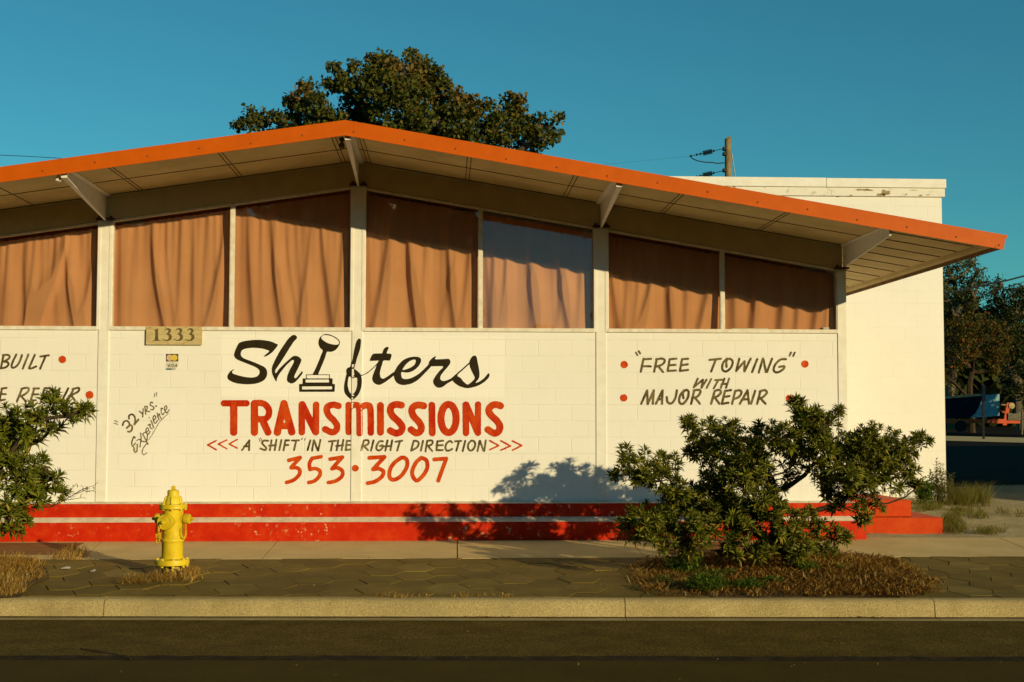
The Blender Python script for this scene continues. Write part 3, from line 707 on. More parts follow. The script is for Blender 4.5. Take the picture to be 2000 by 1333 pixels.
# ------------------------------------------------------------------ house number board and card sticker
M_board = basic('yellowed_board', (.46,.36,.17), (.58,.47,.25), 9, .6, 40, .0008, (1,1,5))
M_digit = basic('faded_digit_paint', (.09,.065,.022), (.17,.125,.05), 22, .6)
o = (275, 635); k = 14.03
bx0, bz1 = AY(o[0]+150/k, o[1]+45/k, -.03)[[0, 2]]; bx1, bz0 = AY(o[0]+1680/k, o[1]+548/k, -.03)[[0, 2]]
num = thing('number_board', 'pale yellow board with the dark house number 1333 under the window sill', 'sign', ((bx0+bx1)/2, -.03, bz0))
m = MB(); m.box(bx0, bx1, -.036, -.024, bz0, bz1); bo = m.build('board', M_board, num, bevel=.002)
m = MB(); m.box(bx0+.02, bx1-.02, -.0235, -.0005, bz0+.02, 2.53); m.build('backing_batten', M_board, num)
m = MB()
for px, py in ((245,75),(683,70),(1240,75),(1580,82),(748,518),(1180,520)):
    q = AY(o[0]+px/k, o[1]+py/k, -.037); m = MB(); m.lathe([(.006,0),(.006,.002),(.003,.004)], q, (0,-1,0), 8); m.build('board_nail', M_screw, bo)

three = [(640,155),(665,120),(710,95),(760,92),(810,110),(828,150),(820,195),(785,235),(830,265),(852,310),(845,370),(805,415),(750,438),(690,440),(630,420),(590,390),(605,385),(650,405),(700,415),(745,395),(765,350),(760,305),(735,275),(690,255),(740,215),(755,175),(745,140),(715,130),(680,135),(655,155)]
one = [(340,150),(400,130),(470,100),(478,105),(476,200),(475,330),(485,405),(525,425),(525,438),(325,438),(330,425),(380,405),(395,330),(395,200),(385,155)]
dig = [[(x, y) for x, y in one]] + [[(x+d, y) for x, y in three] for d in (0, 308, 620)]
for d in dig:
    xs = [q[0] for q in d]; ys = [q[1] for q in d]
    P = Paint(o[0]+min(xs)/k-2, o[1]+min(ys)/k-2, o[0]+max(xs)/k+2, o[1]+max(ys)/k+2, .5)
    P.poly(d, o, k); P.build('digit', M_digit, lambda x, y: AY(x, y, -.0375), bo, .05, 3)
def flat(pts, yy): return [tuple(AY(o[0]+x/k, o[1]+y/k, yy)) for x, y in pts]
m = None
st_ = thing('payment_sticker', 'small peeling payment card sticker with two overlapping discs on the block wall', 'sticker', tuple(AY(o[0]+860/k, o[1]+1230/k, 0)))
M_stb = basic('sticker_brown', (.06,.03,.03), (.09,.05,.045), 20, .4); M_stw = basic('sticker_white', (.60,.58,.50), (.68,.66,.58), 20, .4)
M_stp = basic('sticker_pink', (.62,.42,.25), (.68,.48,.30), 20, .4); M_sty = basic('sticker_yellow', (.66,.48,.06), (.70,.54,.10), 20, .4)
M_stu = basic('sticker_blue', (.03,.11,.17), (.05,.15,.2), 20, .4); M_stg = basic('sticker_grey', (.38,.33,.27), (.44,.4,.33), 20, .4)
m = MB(); pts = [(690,795),(1028,795),(1028,1000),(690,1000)]; m.add(flat(pts, -.002), [(0,3,2,1)])
m.build('card_panel', M_stb, st_)
m = MB(); pts = [(690,1004),(1032,1004),(1032,1090),(985,1180),(935,1234),(690,1234)]; m.add(flat(pts, -.002), [(5,4,3,2,1,0)])
m.build('card_panel', M_stw, st_)
for cx, mt, yy in ((792, M_stp, -.0030), (922, M_sty, -.0034)):
    m = MB(); pts = [(cx+86*math.cos(a*math.pi/16), 900+86*math.sin(a*math.pi/16)) for a in range(32)]; m.add(flat(pts, yy), [tuple(range(31,-1,-1))]); m.build('disc', mt, st_)
m = MB(); m.add(flat([(690,1192),(852,1192),(852,1232),(690,1232)], -.0030), [(0,3,2,1)]); m.build('colour_bar', M_stu, st_)
m = MB(); m.add(flat([(854,1194),(968,1194),(932,1230),(854,1230)], -.0030), [(0,3,2,1)]); m.build('colour_bar', M_stg, st_)
P = Paint(o[0]+725/k, o[1]+1060/k, o[0]+1010/k, o[1]+1165/k, .4)
L([[(740,1085),(770,1150)],[(770,1150),(800,1075)],[(838,1080),(822,1150)],[(910,1078),(872,1088),(893,1120),(885,1148),(857,1146)],[(925,1150),(975,1082)],[(975,1082),(987,1142)],[(942,1125),(985,1120)]], 9)
P.build('card_lettering', M_stb, lambda x, y: AY(x, y, -.0032), st_, .04, 2)
# ------------------------------------------------------------------ curtains behind the panes
def curtain_mat():
    m, nt, b = newmat('curtain_cloth'); v = coords(nt)
    w = nt.nodes.new('ShaderNodeTexWave'); w.inputs['Scale'].default_value = 160; w.bands_direction = 'X'; w.inputs['Distortion'].default_value = 1.0
    nt.links.new(v, w.inputs['Vector'])
    r = ramp(nt, noise(nt, v, 1.7, 5), [(.3, (.62,.275,.135)), (.7, (.72,.335,.17))])
    nt.links.new(r.outputs[0], b.inputs['Base Color']); b.inputs['Roughness'].default_value = .9; b.inputs['Specular IOR Level'].default_value = .1
    bump(nt, b, w.outputs[0], .0006)
    return m
M_cur = curtain_mat()
CF = {0: [(-240,-250,.8),(-190,-170,1.1),(-130,-140,.7),(-90,-75,1.0)],
  # fold lines per window in photo pixels: (x at the top, x at the hem, strength)
 1: [(18,10,.6),(50,60,.8),(92,85,.4),(132,66,-1.3),(131,152,1.3),(190,160,.6),(70,62,.5),(110,120,.3)],
 2: [(240,240,.7),(264,262,.4),(298,326,1.3),(325,350,.5),(355,352,.4),(381,383,.8),(405,400,.4),(443,408,.8),(425,430,.3)],
 3: [(486,500,.9),(512,520,.4),(531,556,1.2),(558,590,.5),(580,600,.4),(612,590,.6),(627,655,.9),(675,662,.6)],
 4: [(722,730,.4),(766,733,1.0),(770,758,.4),(795,818,1.3),(835,828,.5),(874,892,1.1),(905,860,.3),(922,905,.7)],
 5: [(950,962,.6),(968,962,.7),(992,985,.9),(1030,1052,1.0),(1043,1040,.5),(1088,1115,1.1),(1110,1090,.4),(1140,1130,.4)],
 6: [(1190,1212,.9),(1232,1220,.5),(1252,1240,.6),(1282,1250,1.0),(1305,1312,1.3),(1345,1340,.5),(1392,1366,.9)],
 7: [(1432,1436,.8),(1478,1470,1.2),(1530,1524,1.0),(1562,1556,.8),(1600,1590,.9),(1618,1612,.6)]}
CL = {0: 'tan curtain in the first pane of the long bay, beyond the picture edge',
      1: 'tan curtain with two folds spreading like a tent, above the left repair lettering',
      2: 'tan curtain behind the pane above the house number board',
      3: 'tan curtain just before the gable post, its top corner in the roof shadow',
      4: 'tan curtain just past the gable post, its upper third in shadow',
      5: 'tan curtain behind the pane that mirrors the blue sky',
      6: 'tan curtain behind the first pane past the third post, mostly dark at the top',
      7: 'tan curtain in the lowest end pane, only its hem in sunlight'}
for kk in range(0, 8):
    a, c = WIN[kk]; rs = np.random.RandomState(40+kk)
    x0, x1 = a-.03, c+.03; nu, nv = 150, 60
    if kk == 1: x0 = a
    u = np.linspace(0, 1, nu); vv = np.linspace(0, 1, nv)
    X = x0+(x1-x0)*u
    yc = .150
    zt = np.array([zh(q) for q in X]) - .055; zb = ZSILL-.02
    Yd = np.full((nv, nu), yc)
    ph = rs.uniform(0, 6.28, 4)
    for n_, (fr, am) in enumerate(((4, .008), (8, .003), (19, .0006))):
        drift = (rs.uniform(-.5, .5))*vv[:, None]
        Yd += am*np.sin(2*math.pi*fr*(X[None, :]-x0)/1.4+ph[n_]+drift*3)*(1-.5*vv[:, None])
    Yd += .0060*np.exp(-vv*3.0)[:, None]*np.sin(2*math.pi*15*(X[None, :]-x0)/1.4+ph[3]+1.5*np.sin(X[None, :]*9))
    for xt, xb, s_ in CF[kk]:
        at = float(AY(xt, 480, yc)[0]); ab = float(AY(xb, 640, yc)[0]); sg = math.copysign(1, s_); s_ = abs(s_)
        cx = at+(ab-at)*(vv**1.5)
        wd = .040+.040*vv
        d = (X[None, :]-cx[:, None])/wd[:, None]
        if sg < 0: d = -d
        env = np.clip(.25+1.3*vv, 0, 1)*np.clip(1.25-.35*vv, 0, 1)
        # a fold: steep on its left flank, easing off to the right
        Yd -= (.068*s_*env)[:, None]*np.where(d < 0, np.exp(-(d/.72)**2), np.exp(-(d/2.1)**2))
    Yd = np.maximum(Yd, .07)
    m = MB()
    vs = [(X[i], Yd[j, i], zt[i]+(zb-zt[i])*vv[j]+(.006*math.sin(60*X[i]) if j == 0 else 0)) for j in range(nv) for i in range(nu)]
    m.add(vs, [(j*nu+i, (j+1)*nu+i, (j+1)*nu+i+1, j*nu+i+1) for j in range(nv-1) for i in range(nu-1)])
    co = m.build('curtain', M_cur, None, smooth=180); tag(co, CL[kk], 'curtain', 'curtains in the clerestory windows')
# two things left on the inner sill of the last pane
M_white = basic('white_plastic', (.62,.58,.5), (.72,.68,.6), 20, .5)
for px0, px1, py, rr, lab in ((1428, 1500, 642, .008, 'thin pale rod lying on the sill of the end window'), (1607, 1619, 641.5, .018, 'small white lump lying on the sill of the end window by the corner post')):
    a, c = AY(px0, py, .06), AY(px1, py, .06); a[2] = c[2] = ZSILL+rr-.002
    m = MB(); m.tube([a, a*.97+c*.03, a*.5+c*.5+np.array([0,0,.001]), a*.03+c*.97, c], [rr*.6, rr, rr, rr, rr*.5], 8)
    tag(m.build('rod' if px1-px0 > 40 else 'packet', M_white, None, smooth=50), lab, 'clutter')

# ------------------------------------------------------------------ ground
M_asph = concrete('asphalt', (.082,.055,.010), (.138,.094,.018), .8, 3, .014, 70, .9)
M_asph2 = concrete('asphalt_lane', (.064,.042,.006), (.080,.053,.009), .35, 2, .004, 150, .9)
M_tar = concrete('asphalt_edge', (.020,.014,.008), (.045,.034,.018), .5, 9, .006, 90, .9)
M_kerb = concrete('kerb_concrete', (.34,.26,.115), (.48,.375,.18), .36, 2.6, .005, 95, .85, (.21,.165,.07))
M_slab = concrete('pavement_concrete', (.54,.40,.185), (.64,.49,.245), .10, 1.5, .001, 110, .85, (.42,.32,.15))
M_clay = concrete('clay_slab', (.20,.095,.035), (.27,.135,.055), .2, 3, .002, 90, .85)
M_hex = None
def hexmat():
    m, nt, b = newmat('hexagon_block'); v = coords(nt); g = nt.nodes.new('ShaderNodeNewGeometry')
    r = ramp(nt, g.outputs['Random Per Island'], [(0, (.140,.092,.011)), (.55, (.168,.112,.016)), (.93, (.19,.13,.022)), (1, (.23,.165,.038))])
    n = ramp(nt, noise(nt, v, 2.2, 8, .65), [(.3, (.72,)*3), (.7, (1.25,)*3)])
    s = ramp(nt, noise(nt, v, 95, 3, .8), [(.35, (.75,)*3), (.5, (1,)*3), (.68, (1.3,)*3)])
    nt.links.new(mixc(nt, 1.0, mixc(nt, 1.0, r.outputs[0], n.outputs[0], 'MULTIPLY'), s.outputs[0], 'MULTIPLY'), b.inputs['Base Color'])
    b.inputs['Roughness'].default_value = .85; b.inputs['Specular IOR Level'].default_value = .25
    bump(nt, b, math_(nt, 'ADD', noise(nt, v, 95, 3, .8), noise(nt, v, 20, 4)), .003)
    return m
M_hex = hexmat()
M_soil = concrete('dry_soil', (.10,.065,.028), (.17,.115,.055), .5, 6, .02, 60, .95)
M_grav = concrete('gravel', (.36,.30,.175), (.50,.41,.25), .55, 3.5, .012, 70, .95, (.20,.165,.08))
M_far = concrete('shade_darkened_ground', (.010,.006,.002), (.016,.011,.004), .3, 1, .01, 20, .95)  # near black: the shade over the lot is put into this colour

# line of the kerb (not quite parallel to the shop)
KA, KB = AG(0, 1164.5), AG(2000, 1169.5)
KD = KB-KA; KD = KD/np.linalg.norm(KD); KN = np.array([KD[1], -KD[0], 0]); KN /= np.linalg.norm(KN)   # towards the road
K0 = KA + (KB-KA)*.5; zk = float(K0[2])
def kp(s, t, z): return np.array([K0[0]+KD[0]*s+KN[0]*t, K0[1]+KD[1]*s+KN[1]*t, z])
def ks(px, py=1190):                          # distance along the kerb seen at a pixel
    p = AG(px, py, -.03); return float((p-K0)[:2].dot(KD[:2]))
KH = .155
prof = [(0,0),(.045,.004),(.105,.002),(.140,-.010),(.160,-.035),(.175,-KH+.03),(.185,-KH+.004)]
joints = [-60] + [ks(-560), ks(181), ks(1226), ks(1841), ks(2600)] + [60]
m = MB()
for a, c in zip(joints[:-1], joints[1:]):
    a += .004; c -= .004
    n = max(int((c-a)/.25), 1); P_ = []; rs = np.random.RandomState(int((a+80)*10))
    for i in range(n+1):
        s_ = a+(c-a)*i/n
        for t, dz in prof: P_.append(kp(s_, t+rs.normal(0, .0015), zk+dz+rs.normal(0, .0012)))
        P_.append(kp(s_, .0, zk-.3))
    q = len(prof)+1
    fs = [(i*q+j, i*q+j+1, (i+1)*q+j+1, (i+1)*q+j) for i in range(n) for j in range(len(prof)-1)]
    fs += [(i*q+q-1, i*q, (i+1)*q, (i+1)*q+q-1) for i in range(n)]
    fs += [tuple(range(q-1, -1, -1)), tuple(n*q+j for j in range(q))]
    m.add(P_, fs)
structure(m.build('kerb', M_kerb, None, smooth=60))
# gutter pan
def sheet(name, mat, pts, kind='structure'):
    m = MB(); m.add(pts, [tuple(range(len(pts)))]); o = m.build(name, mat); o['kind'] = kind; return o
zr = zk-KH
gt = .185
ga, gb = AG(1000, 1213, 0), None
d_ = ray(1000, 1213); tt = (zr-CAM[2])/d_[2]; gq = CAM+d_*tt; GT = float((gq-K0)[:2].dot(KN[:2]))
m = MB(); 
for a, c in zip(joints[:-1], joints[1:]):
    m.add([kp(a+.003, gt-.01, zr+.003), kp(a+.003, GT, zr+.002), kp(c-.003, GT, zr+.002), kp(c-.003, gt-.01, zr+.003)], [(0,1,2,3)])
m.m = [0]*len(m.f); rs = np.random.RandomState(6); P_ = []; nd = 420
for i in range(nd+1):
    s_ = -16+32*i/nd; w_ = .022+abs(rs.normal(0, .010))+.012*math.sin(s_*3.1)**2
    P_ += [kp(s_, gt-.02, zr+.012), kp(s_, gt+w_, zr+.0075)]
m.add(P_, [(i*2, i*2+1, i*2+3, i*2+2) for i in range(nd)], 1)
structure(m.build('gutter', [M_kerb, M_soil]))
d_ = ray(1000, 1286); tt = (zr-CAM[2])/d_[2]; gq = CAM+d_*tt; ST = float((gq-K0)[:2].dot(KN[:2]))
# parking strip of coarse asphalt, a worn edge, then the smoother lane a finger lower
nseg = 240; rs = np.random.RandomState(3); P_ = []; s0, s1 = -14, 14
prev = 0
for i in range(nseg+1):
    s_ = s0+(s1-s0)*i/nseg
    e = rs.normal(0, .008); e2 = rs.normal(0, .012)
    P_ += [kp(s_, GT-.06, zr-.002), kp(s_, ST-.10+e2, zr-.002), kp(s_, ST-.03+e, zr-.016+rs.normal(0, .003)), kp(s_, ST+.012, zr-.020)]
m = MB(); m.add(P_, [(i*4+j, i*4+j+1, (i+1)*4+j+1, (i+1)*4+j) for i in range(nseg) for j in (0,)], 0)
b0 = len(m.v); m.add(P_, [(i*4+j, i*4+j+1, (i+1)*4+j+1, (i+1)*4+j) for i in range(nseg) for j in (1, 2)], 1)
for a, c in ((-90, s0), (s1, 90)): m.add([kp(a, GT-.06, zr-.002), kp(a, ST+.01, zr-.002), kp(c, ST+.01, zr-.002), kp(c, GT-.06, zr-.002)], [(0,1,2,3)], 0)
m.add([kp(-90, ST-.005, zr-.018), kp(-90, ST+11, zr-.018), kp(90, ST+11, zr-.018), kp(90, ST-.005, zr-.018)], [(0,1,2,3)], 2)
structure(m.build('road', [M_asph, M_tar, M_asph2]))

# hexagon block pavement
hw, hl = .215, .30                             # half width and half depth of a block
m = MB(); rs = np.random.RandomState(11)
ys0 = -1.735
for ci in range(-34, 46):
    for rj in range(0, 9):
        cx = ci*.322; cy = ys0+.1-(rj+(.5 if ci % 2 else 0))*hl*2*.92+.02
        if cy+hl < -6.4: continue
        g = .0035
        h = [(hw-g, 0), (hw/2-g*.4, hl*.92-g), (-hw/2+g*.4, hl*.92-g), (-hw+g, 0), (-hw/2+g*.4, -hl*.92+g), (hw/2-g*.4, -hl*.92+g)]
        # clip to the band between kerb and concrete walk
        poly = [(cx+x+rs.normal(0, .003), cy+y+rs.normal(0, .003)) for x, y in h]
        def clip(poly, f):
            out = []
            for i in range(len(poly)):
                A, B = poly[i], poly[(i+1) % len(poly)]; fa, fb = f(A), f(B)
                if fa >= 0: out.append(A)
                if (fa >= 0) != (fb >= 0):
                    t = fa/(fa-fb); out.append((A[0]+(B[0]-A[0])*t, A[1]+(B[1]-A[1])*t))
            return out
        poly = clip(poly, lambda q: (ys0-.008)-q[1])
        if len(poly) < 3: continue
        poly = clip(poly, lambda q: -((q[0]-K0[0])*KN[0]+(q[1]-K0[1])*KN[1])-.012)
        if len(poly) < 3: continue
        dz = rs.normal(0, .0022); tx, ty = rs.normal(0, .005), rs.normal(0, .005)
        ctr = np.mean(poly, 0); n = len(poly)
        top = [(ctr[0]+(x-ctr[0])*.994, ctr[1]+(y-ctr[1])*.994, zg(y)+dz+tx*(x-cx)+ty*(y-cy)) for x, y in poly]
        edge = [(x, y, zg(y)+dz-.003+tx*(x-cx)+ty*(y-cy)) for x, y in poly]
        bot = [(x, y, zg(y)-.05) for x, y in poly]
        fs = [tuple(range(n))] + [(i, n+i, n+(i+1) % n, (i+1) % n) for i in range(n)] + [(n+i, 2*n+i, 2*n+(i+1) % n, n+(i+1) % n) for i in range(n)]
        m.add(top+edge+bot, [tuple(reversed(f)) for f in fs])
structure(m.build('pavement', M_hex))
bed = [(-40, -.03), (40, -.03), tuple(kp(40, -.001, 0)[:2]), tuple(kp(-40, -.001, 0)[:2])]
sheet('pavement_bed', M_soil, [(x, y, zg(y)-.018) for x, y in bed][::-1])

# concrete walk along the base, with its joints, and two clay coloured slabs
def walk(x0, x1, d0, d1, ya, yb, mi, dz=0.0):
    # d0/d1: how far each end leans
    m.add([(x0, ya, zg(ya)+dz), (x1, ya, zg(ya)+dz), (x1+d1, yb, zg(yb)+dz), (x0+d0, yb, zg(yb)+dz),
           (x0, ya, zg(ya)-.12), (x1, ya, zg(ya)-.12), (x1+d1, yb, zg(yb)-.12), (x0+d0, yb, zg(yb)-.12)],
          [(0,1,2,3),(4,5,1,0),(5,6,2,1),(6,7,3,2),(7,4,0,3)], mi)
m = MB()
jl = lambda a, b: (float(AG(*a)[0]), float(AG(*b)[0]))
J1 = jl((170, 1087), (197, 1057)); J2 = jl((518, 1085), (543, 1055)); J3 = jl((893, 1084), (893, 1053)); J4 = (float(AG(1255,1084)[0]), float(AG(1255,1084)[0])+.05)
ya, yb = ys0, -.02
g = .006
js = [(-12, -12), (-9.2, -9.2), (-7.4,-7.3), J1, J2, J3, J4, (3.2, 3.2), (float(AG(1965,1057)[0])-.15, float(AG(1965,1057)[0])+.05), (7.6, 7.5), (9.6, 9.5), (20, 20)]
for (a0, a1), (b0, b1) in zip(js[:-1], js[1:]):
    walk(a0+g, b0-g, a1-a0, b1-b0, ya, yb, 0, random.Random(int(a0*100)).uniform(-.003, .003))
structure(m.build('walk', M_slab))
c0 = AG(-260, 1086); 
q = [AG(-200, 1085.5), AG(118, 1084.0), AG(165, 1061.5), AG(-200, 1061.5)]
sheet('ramp_slab', M_clay, [(p[0], p[1], zg(p[1])+.006) for p in q])
q = [AG(1285, 1082.5), AG(1462, 1082.5), AG(1440, 1060), AG(1290, 1060)]
sheet('ramp_slab', M_clay, [(p[0], p[1], zg(p[1])+.006) for p in q])

# lot behind and beside the shop, rising gently to the far side
ZP = [(-.3, .004), (.5, .030), (.8, .045), (2, .10), (5, .225), (9, .30), (20, .40), (40, .58), (58, .74), (75, .80), (140, 1.0), (1500, 1.0)]
def zlot(y): return float(np.interp(y, [q[0] for q in ZP], [q[1] for q in ZP]))
m = MB(); ysl = [-.02, .4, .8, 1.4, 2, 3, 4, 5, 6, 7.5, 9, 12, 16, 20, 30, 40, 50, 58, 66, 75, 100, 140, 300, 1500]
xsl = [-1500, -200, -40, -12, 0, 3, 4.5, 5, 5.5, 6, 6.5, 7, 7.5, 8, 8.5, 9, 9.5, 10, 11, 12, 14, 17, 20, 26, 34, 45, 70, 200, 1500]
rs = np.random.RandomState(8)
P_ = [(x, y, zlot(y)+(rs.normal(0, .012) if 4.6 < x < 15 and .5 < y < 14 else 0)) for y in ysl for x in xsl]; nx = len(xsl)
fs = [(j*nx+i, j*nx+i+1, (j+1)*nx+i+1, (j+1)*nx+i) for j in range(len(ysl)-1) for i in range(nx-1)]
mi = [0 if ysl[j] < 6.5 else 1 for j in range(len(ysl)-1) for i in range(nx-1)]
m.add(P_, fs); m.m = mi
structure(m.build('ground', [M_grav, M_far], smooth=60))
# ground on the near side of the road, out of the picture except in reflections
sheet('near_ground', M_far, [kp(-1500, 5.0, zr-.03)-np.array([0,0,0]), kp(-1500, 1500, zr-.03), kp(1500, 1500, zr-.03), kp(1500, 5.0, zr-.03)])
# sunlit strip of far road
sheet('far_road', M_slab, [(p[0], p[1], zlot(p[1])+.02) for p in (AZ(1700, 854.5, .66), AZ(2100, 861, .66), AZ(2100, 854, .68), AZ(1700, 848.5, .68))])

# ------------------------------------------------------------------ red side steps
def at_lot(px, py):
    z = .04
    for _ in range(8):
        p = AZ(px, py, z); z = zlot(p[1])
    return p
sa, sb = at_lot(1695, 1044), at_lot(1842, 1042)
ys = float(sb[1]); zs0 = zlot(ys)-.02
zt1 = float(AY(1842, 1011.5, ys)[2]); 
xs1 = float(sb[0]); y2_ = ys+.30
zt2 = float(AY(1780, 977.5, y2_)[2]); xs2 = float(AY(1780, 990, y2_)[0])
steps = thing('side_steps', 'two red painted concrete steps leading to the side of the shop', 'steps', ((XB1+xs1)/2, ys, zs0))
m = MB(); m.box(XB1+.004, xs1, ys, ys+2.05, zs0-.05, zt1, 0); m.build('lower_step', M_redstep, steps, bevel=.012)
m = MB(); m.box(XB1+.004, xs2, y2_, ys+1.75, zt1-.02, zt2, 0); m.build('upper_step', M_redstep, steps, bevel=.012)

# ------------------------------------------------------------------ tall white block building behind
Yw = 5.0
xw1 = float(AY(1842.5, 600, Yw)[0]); zw1 = float(AY(1600, 348.5, Yw)[2]); zw2 = float(AY(1600, 366.5, Yw)[2]); zw3 = float(AY(1600, 383.5, Yw)[2])
M_wall2 = block_wall('painted_block_rear', .12, .03, None, .0022)
def peel_mat():
    m, nt, b = newmat('peeling_paint'); v = coords(nt)
    a = ramp(nt, noise(nt, v, 4.2, 7, .72), [(.60, (0,)*3), (.615, (1,)*3)]); sp = nt.nodes.new('ShaderNodeSeparateXYZ'); nt.links.new(v, sp.inputs[0])
    lim = ramp(nt, noise(nt, v, 1.0, 1), [(.46, (0,)*3), (.54, (1,)*3)])
    ch = mixc(nt, math_(nt, 'MULTIPLY', a.outputs[0], lim.outputs[0]), (.78,.755,.70), (.33,.25,.13))
    g = ramp(nt, noise(nt, v, 9, 6, .7), [(.55, (0,)*3), (.8, (1,)*3)])
    nt.links.new(mixc(nt, math_(nt, 'MULTIPLY', g.outputs[0], .35), ch, (.45,.38,.25)), b.inputs['Base Color']); b.inputs['Roughness'].default_value = .8
    bump(nt, b, math_(nt, 'SUBTRACT', noise(nt, v, 30, 3), a.outputs[0]), .004)
    return m
M_peel = peel_mat()
rear = thing('rear_building', 'tall plain white block building with a peeling parapet behind the gable roof', 'building', (xw1-5, Yw, .2))
m = MB(); m.box(-9.5, xw1, Yw, Yw+13, -.1, zw3); m.build('wall', M_wall2, rear)
m = MB(); m.box(-9.52, xw1+.045, Yw-.035, Yw+13.04, zw3+.001, zw2-.001); m.build('parapet_band', M_peel, rear, bevel=.006)
cj = float(AY(1614, 356, Yw-.06)[0])
m = MB(); m.box(-9.53, cj-.003, Yw-.06, Yw+13.06, zw2, zw1); m.box(cj+.003, xw1+.06, Yw-.06, Yw+13.06, zw2, zw1-.004); m.build('coping', M_post, rear, bevel=.006)
M_bare = basic('bare_grey_board', (.26,.19,.09), (.40,.31,.17), 18, .9, 40, .003)
pb_ = [o_ for o_ in rear.children if o_.name.startswith('parapet_band')][0]
rs = np.random.RandomState(12)
for cx_, cy_, rx_, ry_ in ((1730,377,11,5.5),(1720,381,9,3),(1690,371,9,2.2),(1678,371,7,2),(1700,372,7,1.6),(1662,382,3,1.5),(1770,380,3,1.2),(1797,383,5,2),(1812,381,5,.9),(1640,383.5,5,.8),(1785,372,8,.6)):
    pts = []
    for a_ in range(18):
        f_ = rs.uniform(.55, 1.25); pts.append((cx_+rx_*f_*math.cos(a_*math.pi/9), min(max(cy_+ry_*f_*math.sin(a_*math.pi/9), 368.5), 383.6)))
    P = Paint(cx_-rx_*1.4-1, cy_-ry_*1.4-1, cx_+rx_*1.4+1, cy_+ry_*1.4+1, .5); P.poly(pts, (0,0), 1, curve=False)
    P.build('peeled_patch', M_bare, lambda x, y: AY(x, y, Yw-.0375), pb_, .15, 5)

# ------------------------------------------------------------------ fire hydrant
M_hyd = paint('yellow_hydrant_paint', (.50,.34,.010), (.70,.52,.018), (.76,.58,.035), 7, .42, .69, (.30,.20,.07), .0014, .3)
M_stub = basic('mottled_pipe', (.06,.045,.025), (.52,.38,.06), 24, .8, 50, .003, lo=.46, hi=.56)
hb = AG(336, 1122); hx, hy, hz = map(float, hb); HS = 1/ppm(hy)
hyd = thing('fire_hydrant', 'yellow fire hydrant with capped nozzles and hanging chains on the hexagon pavement', 'fire hydrant', (hx, hy, hz))
def hr(row): return hz+(1122-row)*HS*.993
k6 = 6.06
def zr_(y): return hr(930+y/k6)
def rr_(w): return w/2/k6*HS
HC = (hx, hy, 0)
m = MB(); m.lathe([(rr_(215), hz-.05), (rr_(222), zr_(1120)), (rr_(235), zr_(1060))], HC, n=32); m.build('buried_pipe', M_stub, hyd, smooth=40)
m = MB(); m.lathe([(rr_(340), zr_(1058)), (rr_(388), zr_(1050)), (rr_(392), zr_(1012)), (rr_(380), zr_(990)), (rr_(290), zr_(985)), (rr_(255), zr_(975))], HC, n=40)
for a in range(8):
    t = a*math.pi/4+.25; R_ = rr_(335); m.lathe([(.017, zr_(990)), (.017, zr_(975)), (.009, zr_(970))], (hx+R_*math.cos(t), hy+R_*math.sin(t), 0), n=6)
    m.lathe([(.015, zr_(1075)), (.015, zr_(1056))], (hx+R_*math.cos(t), hy+R_*math.sin(t), 0), n=6)
m.build('base_flange', M_hyd, hyd, smooth=35)
m = MB(); m.lathe([(rr_(244), zr_(990)), (rr_(242), zr_(800)), (rr_(252), zr_(785)), (rr_(264), zr_(778)), (rr_(268), zr_(765)), (rr_(262), zr_(750)), (rr_(240), zr_(742)), (rr_(236), zr_(420)), (rr_(250), zr_(398))], HC, n=48)
m.build('barrel', M_hyd, hyd, smooth=35)
m = MB(); m.lathe([(rr_(300), zr_(402)), (rr_(318), zr_(398)), (rr_(322), zr_(378)), (rr_(318), zr_(374)), (rr_(318), zr_(370)), (rr_(322), zr_(366)), (rr_(318), zr_(348)), (rr_(240), zr_(344))], HC, n=40)
for a in range(8):
    t = a*math.pi/4+.1; R_ = rr_(278)
    m.lathe([(.014, zr_(415)), (.014, zr_(400))], (hx+R_*math.cos(t), hy+R_*math.sin(t), 0), n=6)
    m.lathe([(.014, zr_(350)), (.014, zr_(336)), (.008, zr_(332))], (hx+R_*math.cos(t), hy+R_*math.sin(t), 0), n=6)
m.build('bonnet_flange', M_hyd, hyd, smooth=35)
m = MB(); m.lathe([(rr_(222), zr_(348)), (rr_(212), zr_(330)), (rr_(196), zr_(295)), (rr_(170), zr_(262)), (rr_(138), zr_(247)), (rr_(134), zr_(240)), (rr_(134), zr_(195)), (rr_(120), zr_(183)), (rr_(60), zr_(178))], HC, n=40)
for a in range(6):                             # ribs of the bonnet
    t = a*math.pi/3+.55; c_, s_ = math.cos(t), math.sin(t)
    m.tube([(hx+rr_(w)*c_, hy+rr_(w)*s_, zr_(y)) for w, y in ((224, 345), (214, 325), (198, 292), (172, 260))], .011, 6)
m.build('bonnet', M_hyd, hyd, smooth=35)
m = MB(); m.lathe([(rr_(48), zr_(182)), (rr_(50), zr_(142)), (rr_(40), zr_(134))], HC, n=5); m.build('operating_nut', M_hyd, hyd)
ang = math.radians(-11)                        # the big outlet looks a little to the left of the camera
fwd = np.array([math.sin(ang), -math.cos(ang), 0]); sd_ = np.array([math.cos(ang), math.sin(ang), 0])
zc = zr_(540)
def cap(name, c, ax, r, L0, L1, nutl):
    m = MB(); m.lathe([(r*.80, L0), (r*.80, L1-.055), (r*.84, L1-.055)], c, ax, 28); m.build('nozzle', M_hyd, hyd, smooth=35)
    m = MB(); m.lathe([(r*.98, L1-.054), (r, L1-.050), (r, L1-.012), (r*.93, L1-.002), (r*.55, L1), (r*.5, L1+.004)], c, ax, 28)
    m.lathe([(.020, L1+.003), (.018, L1+nutl), (.012, L1+nutl+.004)], c, ax, 5)
    o = m.build('nozzle_cap', M_hyd, hyd, smooth=35); return o
c0 = np.array([hx, hy, zc])
